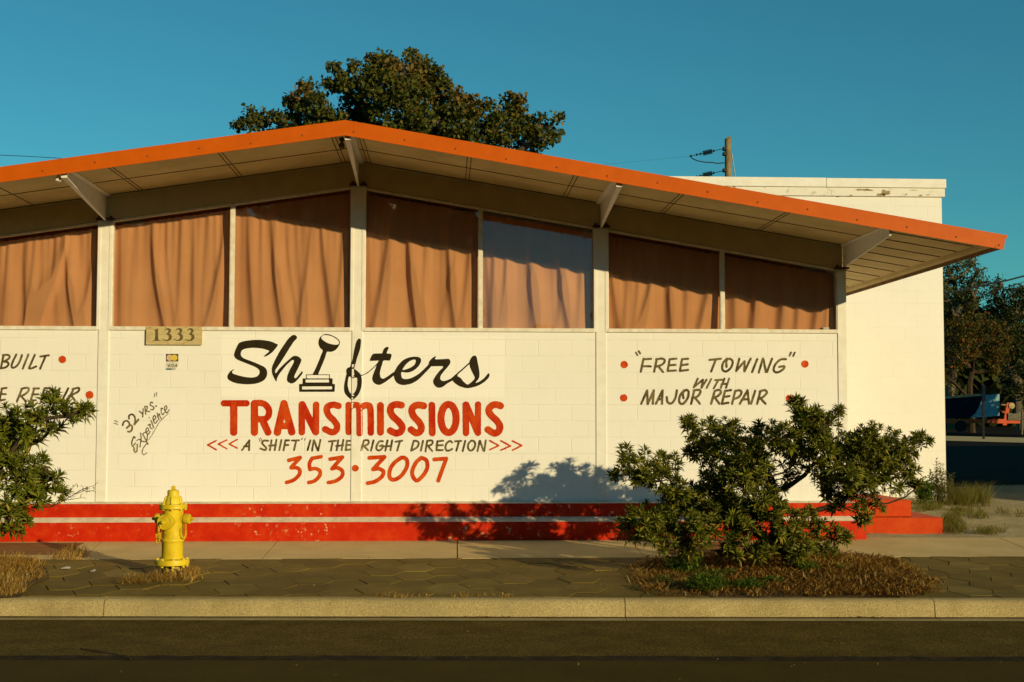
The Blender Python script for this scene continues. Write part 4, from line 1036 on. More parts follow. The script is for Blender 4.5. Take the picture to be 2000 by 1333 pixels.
cap('pumper', c0, fwd, rr_(186), .05, .215, .045)
cap('side', c0+np.array([0,0,zr_(518)-zc]), sd_, rr_(118), .05, .178, .035)
cap('side', c0+np.array([0,0,zr_(518)-zc]), -sd_, rr_(118), .05, .178, .035)
def chain(pts, n):
    p = spline3(pts, n); m = MB()
    for i in range(n):
        a, b = np.array(p[i]), np.array(p[i+1]); c = (a+b)/2; d = b-a; L_ = np.linalg.norm(d); d /= L_
        s1 = np.cross(d, [.3,.8,.2]); s1 /= np.linalg.norm(s1); s2 = np.cross(d, s1)
        w_ = s1 if i % 2 else s2
        ring = [c+d*(L_*.66)*math.cos(t*math.pi/5)+w_*.010*math.sin(t*math.pi/5) for t in range(11)]
        m.tube(ring, .0034, 5, cap=False)
    m.build('cap_chain', M_hyd, hyd, smooth=60)
def spline3(p, n):
    p = [np.array(q, float) for q in p]; L_ = np.array([0]+list(np.cumsum([np.linalg.norm(b-a) for a, b in zip(p[:-1], p[1:])])))
    return [np.array([np.interp(L_[-1]*i/n, L_, [q[j] for q in p]) for j in range(3)]) for i in range(n+1)]
for sgn in (1, -1):
    tip = c0+sd_*sgn*.150+fwd*.045+np.array([0,0,-.03]); anc = c0+sd_*sgn*.105+fwd*.05+np.array([0,0,-.075])
    low = zr_(745)
    chain([tip, (tip[0]+.005*sgn, tip[1], tip[2]-.10), (tip[0]-.012*sgn, tip[1], low), (anc[0]+.012*sgn, anc[1], low+.02), (anc[0], anc[1], anc[2]-.06), anc], 16)
tip = c0+fwd*.225+np.array([-.03,0,-.01]); anc = c0+fwd*.115+np.array([-.09,0,-.12])
chain([tip, tip+np.array([-.02,0,-.07]), (anc[0]+.02, anc[1]-.02, zr_(740)), anc+np.array([-.02,0,-.09]), anc], 14)
# ------------------------------------------------------------------ plants
M_shrub = leaf_mat('shrub_leaf', [(0, (.045,.056,.005)), (.45, (.11,.122,.011)), (.85, (.20,.20,.02)), (.97, (.27,.23,.035)), (1, (.40,.26,.05))], .5, .16, .15)
M_shrub2 = leaf_mat('shrub_leaf_bright', [(0, (.06,.078,.006)), (.45, (.12,.142,.012)), (.85, (.20,.21,.02)), (.97, (.25,.22,.03)), (1, (.40,.27,.05))], .5, .18, .15)
M_stem = concrete('bark_dark', (.035,.024,.014), (.075,.052,.03), .4, 9, .006, 60, .9)
M_bark = concrete('bark_grey', (.10,.080,.050), (.19,.155,.10), .35, 4, .01, 40, .9)
M_oak = leaf_mat('oak_leaf', [(0, (.026,.034,.005)), (.5, (.062,.068,.010)), (.85, (.105,.10,.015)), (1, (.17,.115,.02))], .5, .12, .12)
M_oakb = leaf_mat('oak_leaf_bronze', [(0, (.055,.05,.009)), (.5, (.12,.09,.018)), (1, (.24,.14,.03))], .5, .12, .12)
M_treeA = leaf_mat('airy_leaf', [(0, (.04,.046,.009)), (.6, (.085,.085,.016)), (1, (.14,.115,.03))], .5, .2)
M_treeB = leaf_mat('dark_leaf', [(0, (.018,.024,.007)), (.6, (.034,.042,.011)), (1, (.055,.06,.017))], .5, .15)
M_treeC = leaf_mat('autumn_leaf', [(0, (.045,.046,.007)), (.6, (.09,.076,.012)), (.85, (.14,.075,.012)), (1, (.26,.065,.008))], .5, .2)
M_dry = leaf_mat('dry_grass', [(0, (.24,.13,.025)), (.5, (.42,.25,.06)), (.85, (.58,.38,.11)), (1, (.68,.50,.18))], .8, .25, .15)
M_litter = leaf_mat('dry_litter', [(0, (.10,.045,.010)), (.5, (.22,.105,.022)), (.85, (.36,.20,.05)), (1, (.52,.35,.11))], .85, .15, .1)
M_green = leaf_mat('weed_leaf', [(0, (.05,.095,.010)), (.6, (.10,.165,.018)), (1, (.17,.22,.04))], .5, .25)
M_ygrass = leaf_mat('green_grass', [(0, (.085,.088,.018)), (.6, (.16,.15,.034)), (1, (.27,.23,.07))], .6, .3, .2)

class Leaves:
    def __init__(s): s.V = []; s.Fc = []; s.n = 0
    def lance(s, p, d, up, L_, W_, droop):
        # folded lance shaped leaf: 5 points, 4 faces
        side = np.cross(d, up); side /= np.linalg.norm(side)+1e-9; nrm = np.cross(side, d)
        a = p+d*L_*.5; b = p+d*L_*.96-nrm*droop*L_
        v = [p, a+side*W_/2+nrm*W_*.22, a-nrm*droop*L_*.2, a-side*W_/2+nrm*W_*.22, b]
        s.V += [tuple(q) for q in v]; n = s.n
        s.Fc += [(n,n+1,n+2), (n,n+2,n+3), (n+1,n+4,n+2), (n+2,n+4,n+3)]; s.n += 5
    def card(s, c, a, b):
        v = [c-a, c-b*.8+a*.1, c+a, c+b*.8+a*.1]
        s.V += [tuple(q) for q in v]; n = s.n; s.Fc.append((n,n+1,n+2,n+3)); s.n += 4
    def blade(s, p, tip, w):
        p = np.array(p); tip = np.array(tip); d = tip-p; sd = np.cross(d, [0.1,.3,1.0]); L_ = np.linalg.norm(sd)+1e-9; sd = sd/L_*w
        mid = p+d*.55+np.array([0,0,np.linalg.norm(d[:2])*.18])
        v = [p-sd, p+sd, mid+sd*.7, mid-sd*.7, tip]
        s.V += [tuple(q) for q in v]; n = s.n; s.Fc += [(n,n+1,n+2,n+3), (n+3,n+2,n+4)]; s.n += 5
    def build(s, name, mat, parent=None):
        me = bpy.data.meshes.new(name); me.from_pydata(s.V, [], s.Fc); me.materials.append(mat); me.update()
        o = bpy.data.objects.new(name, me); COL.objects.link(o)
        if parent: o.parent = parent; o.matrix_parent_inverse = parent.matrix_world.inverted()
        return o
def unit(v): return v/(np.linalg.norm(v)+1e-9)

def grow(mb, nodes, targets, r0, rmin, rs, wob=.05, sides=7):
    """join each target to the nearest point of the plant that lies nearer the root"""
    P_ = [np.array(p) for p in nodes]; par = [max(i-1, 0) for i in range(len(P_))]; dist = [0.0]
    for i in range(1, len(P_)): dist.append(dist[-1]+np.linalg.norm(P_[i]-P_[i-1]))
    tg = sorted(targets, key=lambda t: np.linalg.norm(np.array(t)-P_[0]))
    for t in tg:
        t = np.array(t); best = min(range(len(P_)), key=lambda i: np.linalg.norm(P_[i]-t)+.35*dist[i])
        P_.append(t); par.append(best); dist.append(dist[best]+np.linalg.norm(t-P_[best]))
    kids = [0]*len(P_)
    for i in range(len(P_)-1, 0, -1): kids[par[i]] += kids[i]+1
    tot = kids[0]+1
    rad = [max(r0*math.sqrt((k+1)/tot), rmin) for k in kids]
    for i in range(1, len(P_)):
        a, b = P_[par[i]], P_[i]; L_ = np.linalg.norm(b-a); c = (a+b)/2+rs.normal(0, wob, 3)*L_-np.array([0,0,.04*L_])
        ra = min(rad[par[i]], rad[i]*1.35)
        mb.tube([a, a*.4+c*.6, c*.6+b*.4, b], [ra, (ra+rad[i])/2, rad[i]*1.02, rad[i]*.9], sides)

def shrub(label, root_px, y0, stems_px, blobs, mat, seed, leaf=.098, dens=.66):
    rs = np.random.RandomState(seed)
    base = AG(*root_px); b3 = (float(base[0]), float(base[1]), float(base[2]))
    t = thing('shrub', label, 'shrub', b3)
    lv = Leaves(); mb = MB()
    nodes = [np.array(b3)-np.array([0,0,.05])]+[AY(px, py, y0+dy) for px, py, dy in stems_px]
    cs = []
    for px, py, r, dy in blobs:
        c = AY(px, py, y0+dy); cs.append((c, r/ppm(y0+dy)))
    grow(mb, nodes, [c for c, r in cs], .062, .007, rs, .07)
    for (c, r) in cs:
        n = max(int(32.0*(r/.14)**2*dens), 7)
        for i in range(n):
            d = unit(rs.normal(0, 1, 3)+np.array([0,0,.25])); p = c+d*r*rs.uniform(.35, 1.22)*np.array([1,1.25,1.0])
            ax = unit(d*.8+np.array([rs.normal(.18,.35), rs.normal(-.42,.35), .72]))
            mb.tube([c+(p-c)*.1, (c+p)/2+rs.normal(0,.008,3)-ax*.01, p], [.0045,.0038,.003], 4, cap=False)
            u = unit(np.cross(ax, [.2,.9,.3])); w = np.cross(ax, u); nl = rs.randint(12, 19); ph = rs.uniform(0, 6.28); sc = rs.uniform(.55, 1.2)
            for q in range(nl):
                an = ph+q*2.399; el = .25+1.2*(q/nl)+rs.normal(0, .12)     # inner leaves upright, outer ones spread
                dd = unit(ax*math.cos(el)+(u*math.cos(an)+w*math.sin(an))*math.sin(el))
                L_ = leaf*sc*(.62+.42*math.sin(min(el, 1.5)))*rs.uniform(.85, 1.15)
                lv.lance(p-ax*.03*(q/nl), dd, ax, L_, L_*.235, rs.uniform(.05, .28))
    mb.build('stems', M_stem, t, smooth=60); lv.build('foliage', mat, t)
    return t
E0 = [(1225,905,28,-0.20),(1262,915,30,0.00),(1300,905,26,0.20),(1245,935,25,-0.20),(1290,940,25,-0.30),(1320,960,28,-0.10),(1345,985,30,0.20),(1212,918,16,0.00),
 (1350,832,20,0.55),(1362,845,20,0.25),(1400,850,30,0.75),(1430,845,26,0.25),(1370,880,28,0.65),(1408,892,35,0.10),(1450,880,35,0.70),(1345,880,15,0.55),
 (1400,930,34,0.35),(1440,930,36,-0.30),(1378,960,28,0.10),(1415,970,30,0.30),
 (1490,852,32,0.20),(1530,850,32,-0.58),(1562,802,22,-0.18),(1575,830,32,0.07),(1552,793,14,-0.08),(1592,815,24,-0.53),(1540,875,30,0.45),(1485,898,32,-0.40),(1465,905,30,0.30),
 (1617,832,26,0.20),(1633,812,16,-0.10),(1610,868,34,-0.35),(1655,880,34,0.30),(1692,842,18,0.10),(1708,868,30,-0.30),(1745,862,22,0.20),(1768,880,26,-0.10),(1788,862,20,0.30),(1805,860,14,0.00),
 (1750,905,26,0.30),(1700,908,34,0.20),(1648,922,34,-0.40),(1738,938,26,-0.15),(1778,925,20,0.20),(1788,955,17,0.10),(1620,955,24,0.35),(1590,905,26,-0.10),(1575,880,24,0.30),
 (1690,950,22,0.30),(1705,985,20,0.10),(1680,1002,18,-0.10),(1660,965,20,0.20),
 (1225,1030,24,-0.42),(1262,1038,32,-0.62),(1305,1028,34,-0.32),(1350,1032,34,-0.67),(1290,1060,24,-0.82),(1335,1062,22,-0.52),(1390,1020,34,-0.42),(1420,1000,34,0.20),(1240,1008,18,-0.22),(1375,1050,20,-0.72),
 (1450,1000,34,-0.40),(1490,985,34,-0.55),(1470,1040,32,-0.50),(1512,1018,28,-0.60),(1440,1062,26,-0.55),(1478,1078,22,-0.50),(1548,1048,28,-0.50),(1590,1060,22,-0.40),(1600,1028,18,-0.30),(1630,1040,18,-0.20),
 (1500,935,34,0.35),(1462,945,32,-0.10),(1545,925,20,0.55),(1432,1000,30,0.10),(1500,1060,26,-0.30),(1560,1020,24,-0.20),(1640,985,20,0.20),(1730,905,24,-0.20),(1335,1000,26,0.10),(1270,1000,20,0.30),(1590,850,30,0),(1625,890,32,.1),(1665,900,32,-.1),(1720,890,30,.1),(1680,870,28,.2),(1602,932,20,.45),(1650,945,24,.1),(1700,940,26,-.2),(1520,1040,30,-.4),(1560,1070,26,-.5),(1500,1085,22,-.55),(1460,1020,32,-.2),(1405,965,30,.2),(1380,1005,28,-.2),(1310,985,26,.1),(1420,1075,24,-.5),(1350,1075,20,-.5),(1648,1052,11,-0.50),(1618,1076,20,-0.50),(1560,1085,18,-0.60),(1530,990,18,-0.35),(1580,1000,14,0.20)]
sb_ = AG(1540, 1112); Y0 = float(sb_[1])
shrub('broad dark green shrub with whorled leaves in front of the towing lettering', (1540, 1112), Y0,
      [(1536,1080,.02),(1528,1040,.03),(1520,1000,.05),(1512,960,.08),(1508,930,.1)], E0, M_shrub, 21)
E1 = [(20,830,34,.1),(58,822,28,-.2),(88,802,20,.1),(104,786,16,.2),(128,812,20,-.1),(150,806,14,.1),(164,798,12,0),(30,862,34,.3),(8,900,30,-.3),(35,902,34,.2),(74,906,22,-.1),(30,945,34,-.35),(76,945,30,.2),(106,936,20,0),(120,962,16,.2),
 (62,975,26,-.2),(18,990,24,-.4),(14,1020,26,-.5),(48,1018,14,-.4),(0,850,34,0),(100,838,14,.1),(60,868,18,.3),(40,990,18,.2),
 (-40,830,44,0),(-50,900,48,.2),(-40,970,46,-.3),(-60,1040,44,-.4),(-90,850,44,.2),(-110,930,50,-.2),(-100,1010,46,.3),(-30,1050,26,-.5),(-50,790,26,.1)]
ls = AG(-62, 1120); Y1 = float(ls[1])
s2 = shrub('bright green shrub at the edge of the frame below the BUILT lettering'.replace('BUILT', 'repair'), (-62, 1120), Y1, [(-60,1085,0),(-58,1040,.03),(-54,990,.05)], E1, M_shrub2, 33, .115, .48)
# its nearly bare side twig
rs = np.random.RandomState(5); mb = MB(); lv = Leaves()
tw = [AY(px, py, Y1+.15) for px, py in ((60,992),(100,990),(125,978),(145,966),(160,957))]
mb.tube(tw, [.007,.006,.005,.004,.002], 5)
for a, e in ((2, (150,944)), (2, (165,972)), (3, (172,950)), (3, (186,948)), (1, (120,972)), (4, (184,958))):
    q = AY(*e, Y1+.1); mb.tube([tw[a], (tw[a]+q)/2+rs.normal(0,.01,3), q], [.004,.003,.0015], 4)
    for _ in range(5):
        p = tw[a]+(q-tw[a])*rs.uniform(.35, 1); d = unit(rs.normal(0, 1, 3)+np.array([.3,0,.3])); lv.lance(p, d, np.array([0,0,1.0]), rs.uniform(.04,.07), .012, .1)
mb.build('bare_twig', M_stem, s2, smooth=60); lv.build('sparse_leaves', M_shrub2, s2)

def tree(name, label, base, blobs, y0, mat, bark, seed, leaf, per, r0, group=None, clump=.35, mat2=None, fat=1.0, nl=(12, 22)):
    rs = np.random.RandomState(seed); t = thing(name, label, 'tree', base, group)
    cs = [(AY(px, py, y0+dy), r/ppm(y0+dy)) for px, py, r, dy in blobs]
    mb = MB(); top = np.mean([c for c, r in cs], 0)
    b = np.array(base, float); n0 = b-np.array([0,0,.2]); lo = min(c[2]-r for c, r in cs)
    n1 = np.array([b[0]*.9+top[0]*.1, b[1]*.9+top[1]*.1, b[2]+(lo-b[2])*.6]); n2 = np.array([b[0]*.6+top[0]*.4, b[1]*.6+top[1]*.4, lo+(top[2]-lo)*.35])
    sub = []
    for c, r in cs:
        sub.append(c)
        for _ in range(2): sub.append(c+unit(rs.normal(0,1,3))*r*.75)
    grow(mb, [n0, n1, n2], sub, r0, .02, rs, .06, 6)
    mb.build('trunk', bark, t, smooth=60)
    LA, LB = Leaves(), Leaves()
    for c, r in cs:
        nc = max(int(per*(r/1.0)**2), 3); lv = LB if (mat2 and rs.rand() < .35 and c[2] > top[2]) else LA
        for _ in range(nc):
            d = unit(rs.normal(0,1,3)); p = c+d*r*(.15+.95*rs.uniform(0, 1.0)**.55)
            for _ in range(rs.randint(*nl)):
                q = p+np.clip(rs.normal(0, 1, 3), -1.5, 1.5)*clump*.45*np.array([1,1,.7]); a = unit(rs.normal(0,1,3)); e = unit(np.cross(a, rs.normal(0,1,3)))
                s_ = leaf*rs.uniform(.6, 1.25); lv.card(q, a*s_*.5, e*s_*.28*fat)
    LA.build('crown', mat, t)
    if LB.n: LB.build('crown_tip', mat2, t)
    return t
OK = [(490,232,20,0),(470,242,12,.3),(515,230,20,.4),(545,236,14,-.3),(590,192,24,0),(575,213,22,.5),(620,215,30,-.5),(640,158,14,.3),(655,128,8,0),(664,146,11,.2),(690,128,8,.1),(662,165,18,.4),(600,170,12,.2),
 (692,168,30,-.6),(740,132,28,0),(732,118,16,.4),(770,128,26,-.4),(800,120,16,.2),(822,126,18,-.2),(842,142,22,.3),(790,152,45,-.8),(842,172,32,.6),(740,178,45,-1),(700,200,38,.8),(800,205,50,-1.2),(860,192,30,.4),(877,176,16,.1),(900,207,26,-.3),(918,192,13,0),
 (925,212,26,.5),(960,232,30,-.5),(990,214,20,.2),(1010,196,12,0),(1018,210,14,.2),(1020,240,28,.5),(985,250,30,-.6),(1052,246,20,.1),(1075,255,16,.3),(1086,234,9,0),(1070,272,13,-.2),(1042,266,22,.4),(900,242,40,-.8),(850,245,45,.9),(780,248,50,-1.4),(700,240,45,1),(640,240,40,-.6),(580,250,36,.4),
 (560,300,50,0),(680,310,70,-.5),(800,320,80,.5),(920,310,70,0),(1010,300,50,.5),(750,390,80,0),(880,390,70,.4)]
Yo = 17.0+8.0
tree('broadleaf_tree', 'large dark broadleaf tree with bronze tips rising behind the gable roof', (float(AY(790, 600, Yo)[0]), Yo, zlot(Yo)), OK, Yo, M_oak, M_bark, 71, .15, 78, .32, None, .30, M_oakb, 1.6, nl=(26, 44))
gq_ = 'trees beyond the lot'
Yt = 66.0
tree('broadleaf_tree', 'tall airy tree beside the white block corner, highest of the far trees', (float(AY(1862, 800, Yt)[0]), Yt, zlot(Yt)),
     [(1872,522,16,0),(1897,508,14,1),(1908,532,14,-1),(1858,548,20,1),(1888,556,18,0),(1848,585,22,-1),(1876,598,20,1),(1902,580,12,0),(1912,552,9,0),(1850,530,14,0),(1830,560,25,0),(1855,630,22,0),(1825,620,30,1)], Yt, M_treeA, M_bark, 81, .21, 70, .30, None, .5)
Yt = 62.0
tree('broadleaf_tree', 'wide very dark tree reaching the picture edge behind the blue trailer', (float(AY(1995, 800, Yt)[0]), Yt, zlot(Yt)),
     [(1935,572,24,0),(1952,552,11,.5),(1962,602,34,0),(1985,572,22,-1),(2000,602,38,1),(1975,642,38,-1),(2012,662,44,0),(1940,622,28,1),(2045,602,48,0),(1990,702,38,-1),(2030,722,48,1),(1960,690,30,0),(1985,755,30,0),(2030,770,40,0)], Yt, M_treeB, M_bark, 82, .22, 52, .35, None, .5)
Yt = 54.0
tree('broadleaf_tree', 'round forking tree with reddish patches just above the blue trailer', (float(AY(1900, 800, Yt)[0]), Yt, zlot(Yt)),
     [(1868,642,22,0),(1900,630,24,1),(1934,640,24,-1),(1956,662,16,0),(1858,672,26,1),(1890,672,28,-1),(1925,680,26,1),(1950,692,20,0),(1868,710,20,-1),(1905,706,18,1),(1942,716,17,0),(1840,690,24,0),(1845,735,16,0)], Yt, M_treeC, M_stem, 83, .18, 75, .17, None, .45)
# far wood closing the view
rs = np.random.RandomState(9); lv = Leaves()
for i in range(16000):
    x = rs.uniform(26, 75); y = 84+rs.uniform(0, 6); h = (7.5+2.2*math.sin(x*.5)+1.5*math.sin(x*1.3+1))*rs.uniform(0, 1)
    a = unit(rs.normal(0,1,3)); e = unit(np.cross(a, rs.normal(0,1,3))); s_ = rs.uniform(.8, 1.5); lv.card(np.array([x, y, zlot(80)+h]), a*s_*.5, e*s_*.45)
tag(lv.build('far_wood', M_treeB), 'dark mass of undergrowth closing the view behind the blue trailer', 'wood', kind='stuff')

# trees across the street, behind the camera: what the panes mirror
for i, (x, y, h, w_) in enumerate(((-30,-62,15,7),(-17,-58,16,7),(-4.6,-60,17,6.6),(5.4,-63,9.6,3.2),(14,-58,17,5.6),(24.5,-60,14,5))):
    rs = np.random.RandomState(200+i)
    t = thing('street_tree', ('bushy','tall','round','low','dense','broad')[i]+' tree across the street, seen only as a dark reflection in the panes', 'tree', (x, y, zr-.03), 'trees across the street')
    m = MB(); m.tube([(x, y, zr-.2), (x+.2, y, h*.3), (x, y+.2, h*.7)], [.35, .28, .12], 8); m.build('trunk', M_bark, t, smooth=60)
    lv = Leaves()
    for _ in range(6500):
        d = unit(rs.normal(0,1,3)); q = np.array([x, y, h*.55])+d*np.array([w_, w_*.8, h*.45])*rs.uniform(.4, 1.0)**.5
        a = unit(rs.normal(0,1,3)); e = unit(np.cross(a, rs.normal(0,1,3))); s_ = rs.uniform(.7, 1.4); lv.card(q, a*s_*.5, e*s_*.4)
    lv.build('crown', M_treeB, t)
rs = np.random.RandomState(19); lv = Leaves()
for i in range(7000):
    x = rs.uniform(-70, 36); y = -84-rs.uniform(0, 5)
    if 2.2 < x < 11.5: continue
    h = (16+2*math.sin(x*.4)+1.2*math.sin(x*1.1+1))*math.sqrt(rs.uniform(0, 1)); a = unit(rs.normal(0,1,3)); e = unit(np.cross(a, rs.normal(0,1,3))); s_ = rs.uniform(1.2, 2.2); lv.card(np.array([x, y, h]), a*s_*.5, e*s_*.45)
for i in range(9000):                          # nearer row added to cut sky light: tall to the one side, hedge height under the sun
    x = rs.uniform(-75, 85); y = -46-rs.uniform(0, 5)
    top = 15.5+1.5*math.sin(x*.7) if x < 1.0 else 6.6+.6*math.sin(x*.9)
    if x > 1 and rs.rand() < .45: continue
    h = top*rs.uniform(0, 1); a = unit(rs.normal(0,1,3)); e = unit(np.cross(a, rs.normal(0,1,3))); s_ = rs.uniform(1.0, 1.9); lv.card(np.array([x, y, h]), a*s_*.5, e*s_*.45)
tag(lv.build('far_wood', M_treeB), 'dark trees beyond the street mirrored in the panes, near row added to cut sky light', 'wood', kind='stuff')
rs = np.random.RandomState(77); t = thing('shade_caster_tree', 'round tree added beyond the picture edge to cast shade on the trailer', 'tree', (32.6, 39.5, zlot(39.5)))  # unseen tree, added to shade the trailer body
m = MB(); m.tube([(32.6, 39.5, .3), (32.7, 39.5, 2), (32.5, 39.6, 4)], [.22, .18, .1], 8); m.build('trunk', M_bark, t, smooth=60); lv = Leaves()
for _ in range(2600):
    d = unit(rs.normal(0,1,3)); q = np.array([32.4, 39.5, 4.6])+d*np.array([2.7, 2.7, 2.3])*rs.uniform(.2, 1.0)**.5; a = unit(rs.normal(0,1,3)); e = unit(np.cross(a, rs.normal(0,1,3))); s_ = rs.uniform(.3, .6); lv.card(q, a*s_*.5, e*s_*.4)
lv.build('crown', M_treeB, t)
# unseen hall added beyond the right edge so that its shadow fills the lot
nb = thing('shade_caster_hall', 'plain tan hall added unseen beyond the lot to throw shadow over the trailer yard', 'building', (28, 6, 0))
m = MB(); m.box(12.45, 47, 0, 10, -.3, 6.4); m.build('wall', M_slab, nb)
m = MB(); m.prism_x([(-.2, 6.401), (10.2, 6.401), (5, 7.6)], 12.45, 47.3); m.build('roof', M_roof, nb)

# ------------------------------------------------------------------ grass, litter and weeds
def inpoly(x, y, P_):
    c = False
    for i in range(len(P_)):
        (x1, y1_), (x2, y2__) = P_[i-1], P_[i]
        if (y1_ > y) != (y2__ > y) and x < (x2-x1)*(y-y1_)/(y2__-y1_)+x1: c = not c
    return c
def blades(name, mat, label, cat, poly_px, n, h, lean, w_, seed, flat=.0, kind='stuff', lot=False, group=None, parent=None, lv=None, finish=True):
    rs = np.random.RandomState(seed); lv = lv or Leaves(); f_ = at_lot if lot else AG
    P_ = [tuple(f_(*p)[:2]) for p in poly_px]; x0, x1 = min(p[0] for p in P_), max(p[0] for p in P_); ya_, yb_ = min(p[1] for p in P_), max(p[1] for p in P_)
    k = 0; tuft = [(rs.uniform(x0, x1), rs.uniform(ya_, yb_)) for _ in range(max(n//14, 4))]
    tuft = [q for q in tuft if inpoly(*q, P_)] or [((x0+x1)/2, (ya_+yb_)/2)]
    while k < n:
        c = tuft[rs.randint(len(tuft))]; x, y = c[0]+rs.normal(0, .045), c[1]+rs.normal(0, .045)
        k += 1
        z = (zlot(y) if lot else zg(y))+(.0 if not flat else rs.uniform(0, flat))
        H = rs.uniform(*h); a = rs.uniform(0, 6.28); l_ = rs.uniform(*lean)
        lv.blade((x, y, z), (x+math.cos(a)*H*l_, y+math.sin(a)*H*l_, z+H*(1 if not flat else rs.uniform(.1, .5))), w_*rs.uniform(.6, 1.3))
    if finish:
        o = lv.build(name, mat, parent)
        if label: tag(o, label, cat, group, kind)
        return o
# patch at the left edge
q = [AG(*p) for p in ((-40,1092),(58,1092),(92,1112),(96,1132),(60,1145),(40,1168),(-40,1171))]
sheet('soil', M_soil, [(p[0], p[1], zg(p[1])+.008) for p in q][::-1])
blades('dry_grass', M_dry, 'straw coloured dry grass filling the pit below the bright shrub', 'grass', ((-40,1094),(55,1095),(80,1115),(80,1130),(48,1145),(30,1166),(-40,1168)), 2600, (.04,.115), (.5,2.6), .0032, 51)
blades('dry_grass', M_dry, 'small tuft of dry straw on the walk left of the hydrant', 'grass', ((104,1092),(130,1080),(178,1084),(150,1096),(112,1104)), 260, (.05,.13), (.3,1.6), .003, 52)
lv = Leaves()
blades('dry_grass', M_dry, None, None, ((352,1112),(384,1116),(390,1128),(362,1137),(306,1138),(298,1128),(318,1124),(345,1127)), 620, (.03,.085), (.5,2.2), .003, 53, lv=lv, finish=False)
blades('dry_grass', M_dry, 'ring of dry straw around the foot of the fire hydrant', 'grass', ((228,1138),(300,1126),(330,1136),(310,1143),(240,1142)), 320, (.06,.16), (.8,1.8), .0028, 54, flat=.02, lv=lv)
# tree pit under the broad shrub
pit = [(1228,1128),(1262,1100),(1330,1086),(1470,1084),(1640,1088),(1745,1098),(1800,1132),(1822,1158),(1790,1168),(1420,1169),(1300,1166),(1250,1148)]
q = [AG(*p) for p in pit]; cx_, cy_ = np.mean([p[0] for p in q]), np.mean([p[1] for p in q]); m = MB()
q4 = []
for i in range(len(q)):
    a, b = q[i], q[(i+1) % len(q)]; q4 += [a, a*.66+b*.34, a*.33+b*.67]
rings = []; rs = np.random.RandomState(4)
for f_, dz in ((1.0, .004), (.85, .012), (.6, .018), (.3, .022)): rings.append([(cx_+(p[0]-cx_)*f_*.95+rs.normal(0,.03), cy_+(p[1]-cy_)*f_*.97+rs.normal(0,.015), zg(cy_+(p[1]-cy_)*f_)+dz+rs.normal(0,.006)) for p in q4])
n_ = len(q4); vs = [p for r_ in rings for p in r_]+[(cx_, cy_, zg(cy_)+.024)]
fs = [(r_*n_+i, r_*n_+(i+1) % n_, (r_+1)*n_+(i+1) % n_, (r_+1)*n_+i) for r_ in range(3) for i in range(n_)]+[(3*n_+i, 3*n_+(i+1) % n_, 4*n_) for i in range(n_)]
m.add(vs, [tuple(reversed(f)) for f in fs]); structure(m.build('soil', M_soil, None, smooth=80))
def mound(x, y):
    r = math.hypot((x-cx_)/1.5, (y-cy_)/1.5); return .03*max(0, 1-r)+.006
rs = np.random.RandomState(61); lv = Leaves(); PW_ = [tuple(AG(*p)[:2]) for p in pit]
PX0, PX1 = min(p[0] for p in PW_), max(p[0] for p in PW_); PY0, PY1 = min(p[1] for p in PW_), max(p[1] for p in PW_)
k = 0
while k < 26000:
    x, y = rs.uniform(PX0, PX1), rs.uniform(PY0, PY1)
    wob_ = .10*math.sin(x*5.1+1.7*math.sin(y*3.3))+.07*math.sin(y*9+x*4); gx, gy = rs.normal(0, .05, 2)
    if not inpoly(x+wob_+gx, y+wob_*.7+gy, PW_): continue
    dn = .30+.70*min(max((x-2.55)/.9, 0), 1)+.35*math.sin(x*6+2*math.sin(y*4))*math.sin(y*5.5+x)
    if rs.rand() > dn: k += .25; continue
    k += 1; z = zg(y)+mound(x, y)+rs.uniform(0, .035); a = rs.uniform(0, 6.28); L_ = rs.uniform(.025, .06) if rs.rand() < .8 else rs.uniform(.06, .16)
    lv.blade((x, y, z), (x+math.cos(a)*L_, y+math.sin(a)*L_, z+rs.uniform(-.005, .045)), rs.uniform(.003, .0075))
tag(lv.build('leaf_litter', M_litter), 'brown fallen leaves and needles heaped under the broad shrub', 'leaf litter', kind='stuff')
lv = Leaves()
blades('g', M_dry, None, None, ((1560,1094),(1790,1110),(1815,1160),(1560,1166)), 900, (.05,.12), (.4,1.6), .003, 63, flat=.10, lv=lv, finish=False)
blades('dry_grass', M_dry, 'pale dry stalks spilling out of the pit beside the broad shrub', 'grass', ((1222,1120),(1300,1112),(1350,1135),(1345,1160),(1300,1166),(1250,1152)), 900, (.04,.12), (.6,2.2), .003, 62, flat=.03, lv=lv)
def weed(label, px, py, rpx, hgt, n, seed, mat=None, lot=False, leaf=.05):
    rs = np.random.RandomState(seed); b = (at_lot if lot else AG)(px, py); r = rpx/ppm(b[1])
    t = thing('weed', label, 'weed', tuple(map(float, b)), 'low weeds'); lv = Leaves(); mb = MB()
    for i in range(n):
        a = rs.uniform(0, 6.28); rr_ = r*math.sqrt(rs.uniform(0, 1)); e = b+np.array([math.cos(a)*rr_, math.sin(a)*rr_*.7, hgt*rs.uniform(.4, 1.05)*(1-.4*rr_/r)])
        s_ = b+np.array([math.cos(a)*rr_*.5, math.sin(a)*rr_*.35, 0])
        mb.tube([s_, (s_+e)/2+rs.normal(0,.006,3), e], [.0025,.002,.0012], 3, cap=False)
        for _ in range(9):
            p = s_+(e-s_)*rs.uniform(.35, 1.02); d = unit(rs.normal(0,1,3)*np.array([1,1,.5])+np.array([0,0,.25])); lv.lance(p, d, np.array([0,0,1.0]), leaf*rs.uniform(.6,1.2), leaf*.36, .12)
    mb.build('stems', mat or M_green, t); lv.build('foliage', mat or M_green, t)
weed('low fresh green weed at the kerb in front of the broad shrub', 1380, 1158, 40, .21, 150, 71, None, False, .06)
weed('small green weed between the kerb weed and the shrub stem', 1460, 1156, 38, .14, 90, 72, None, False, .055)
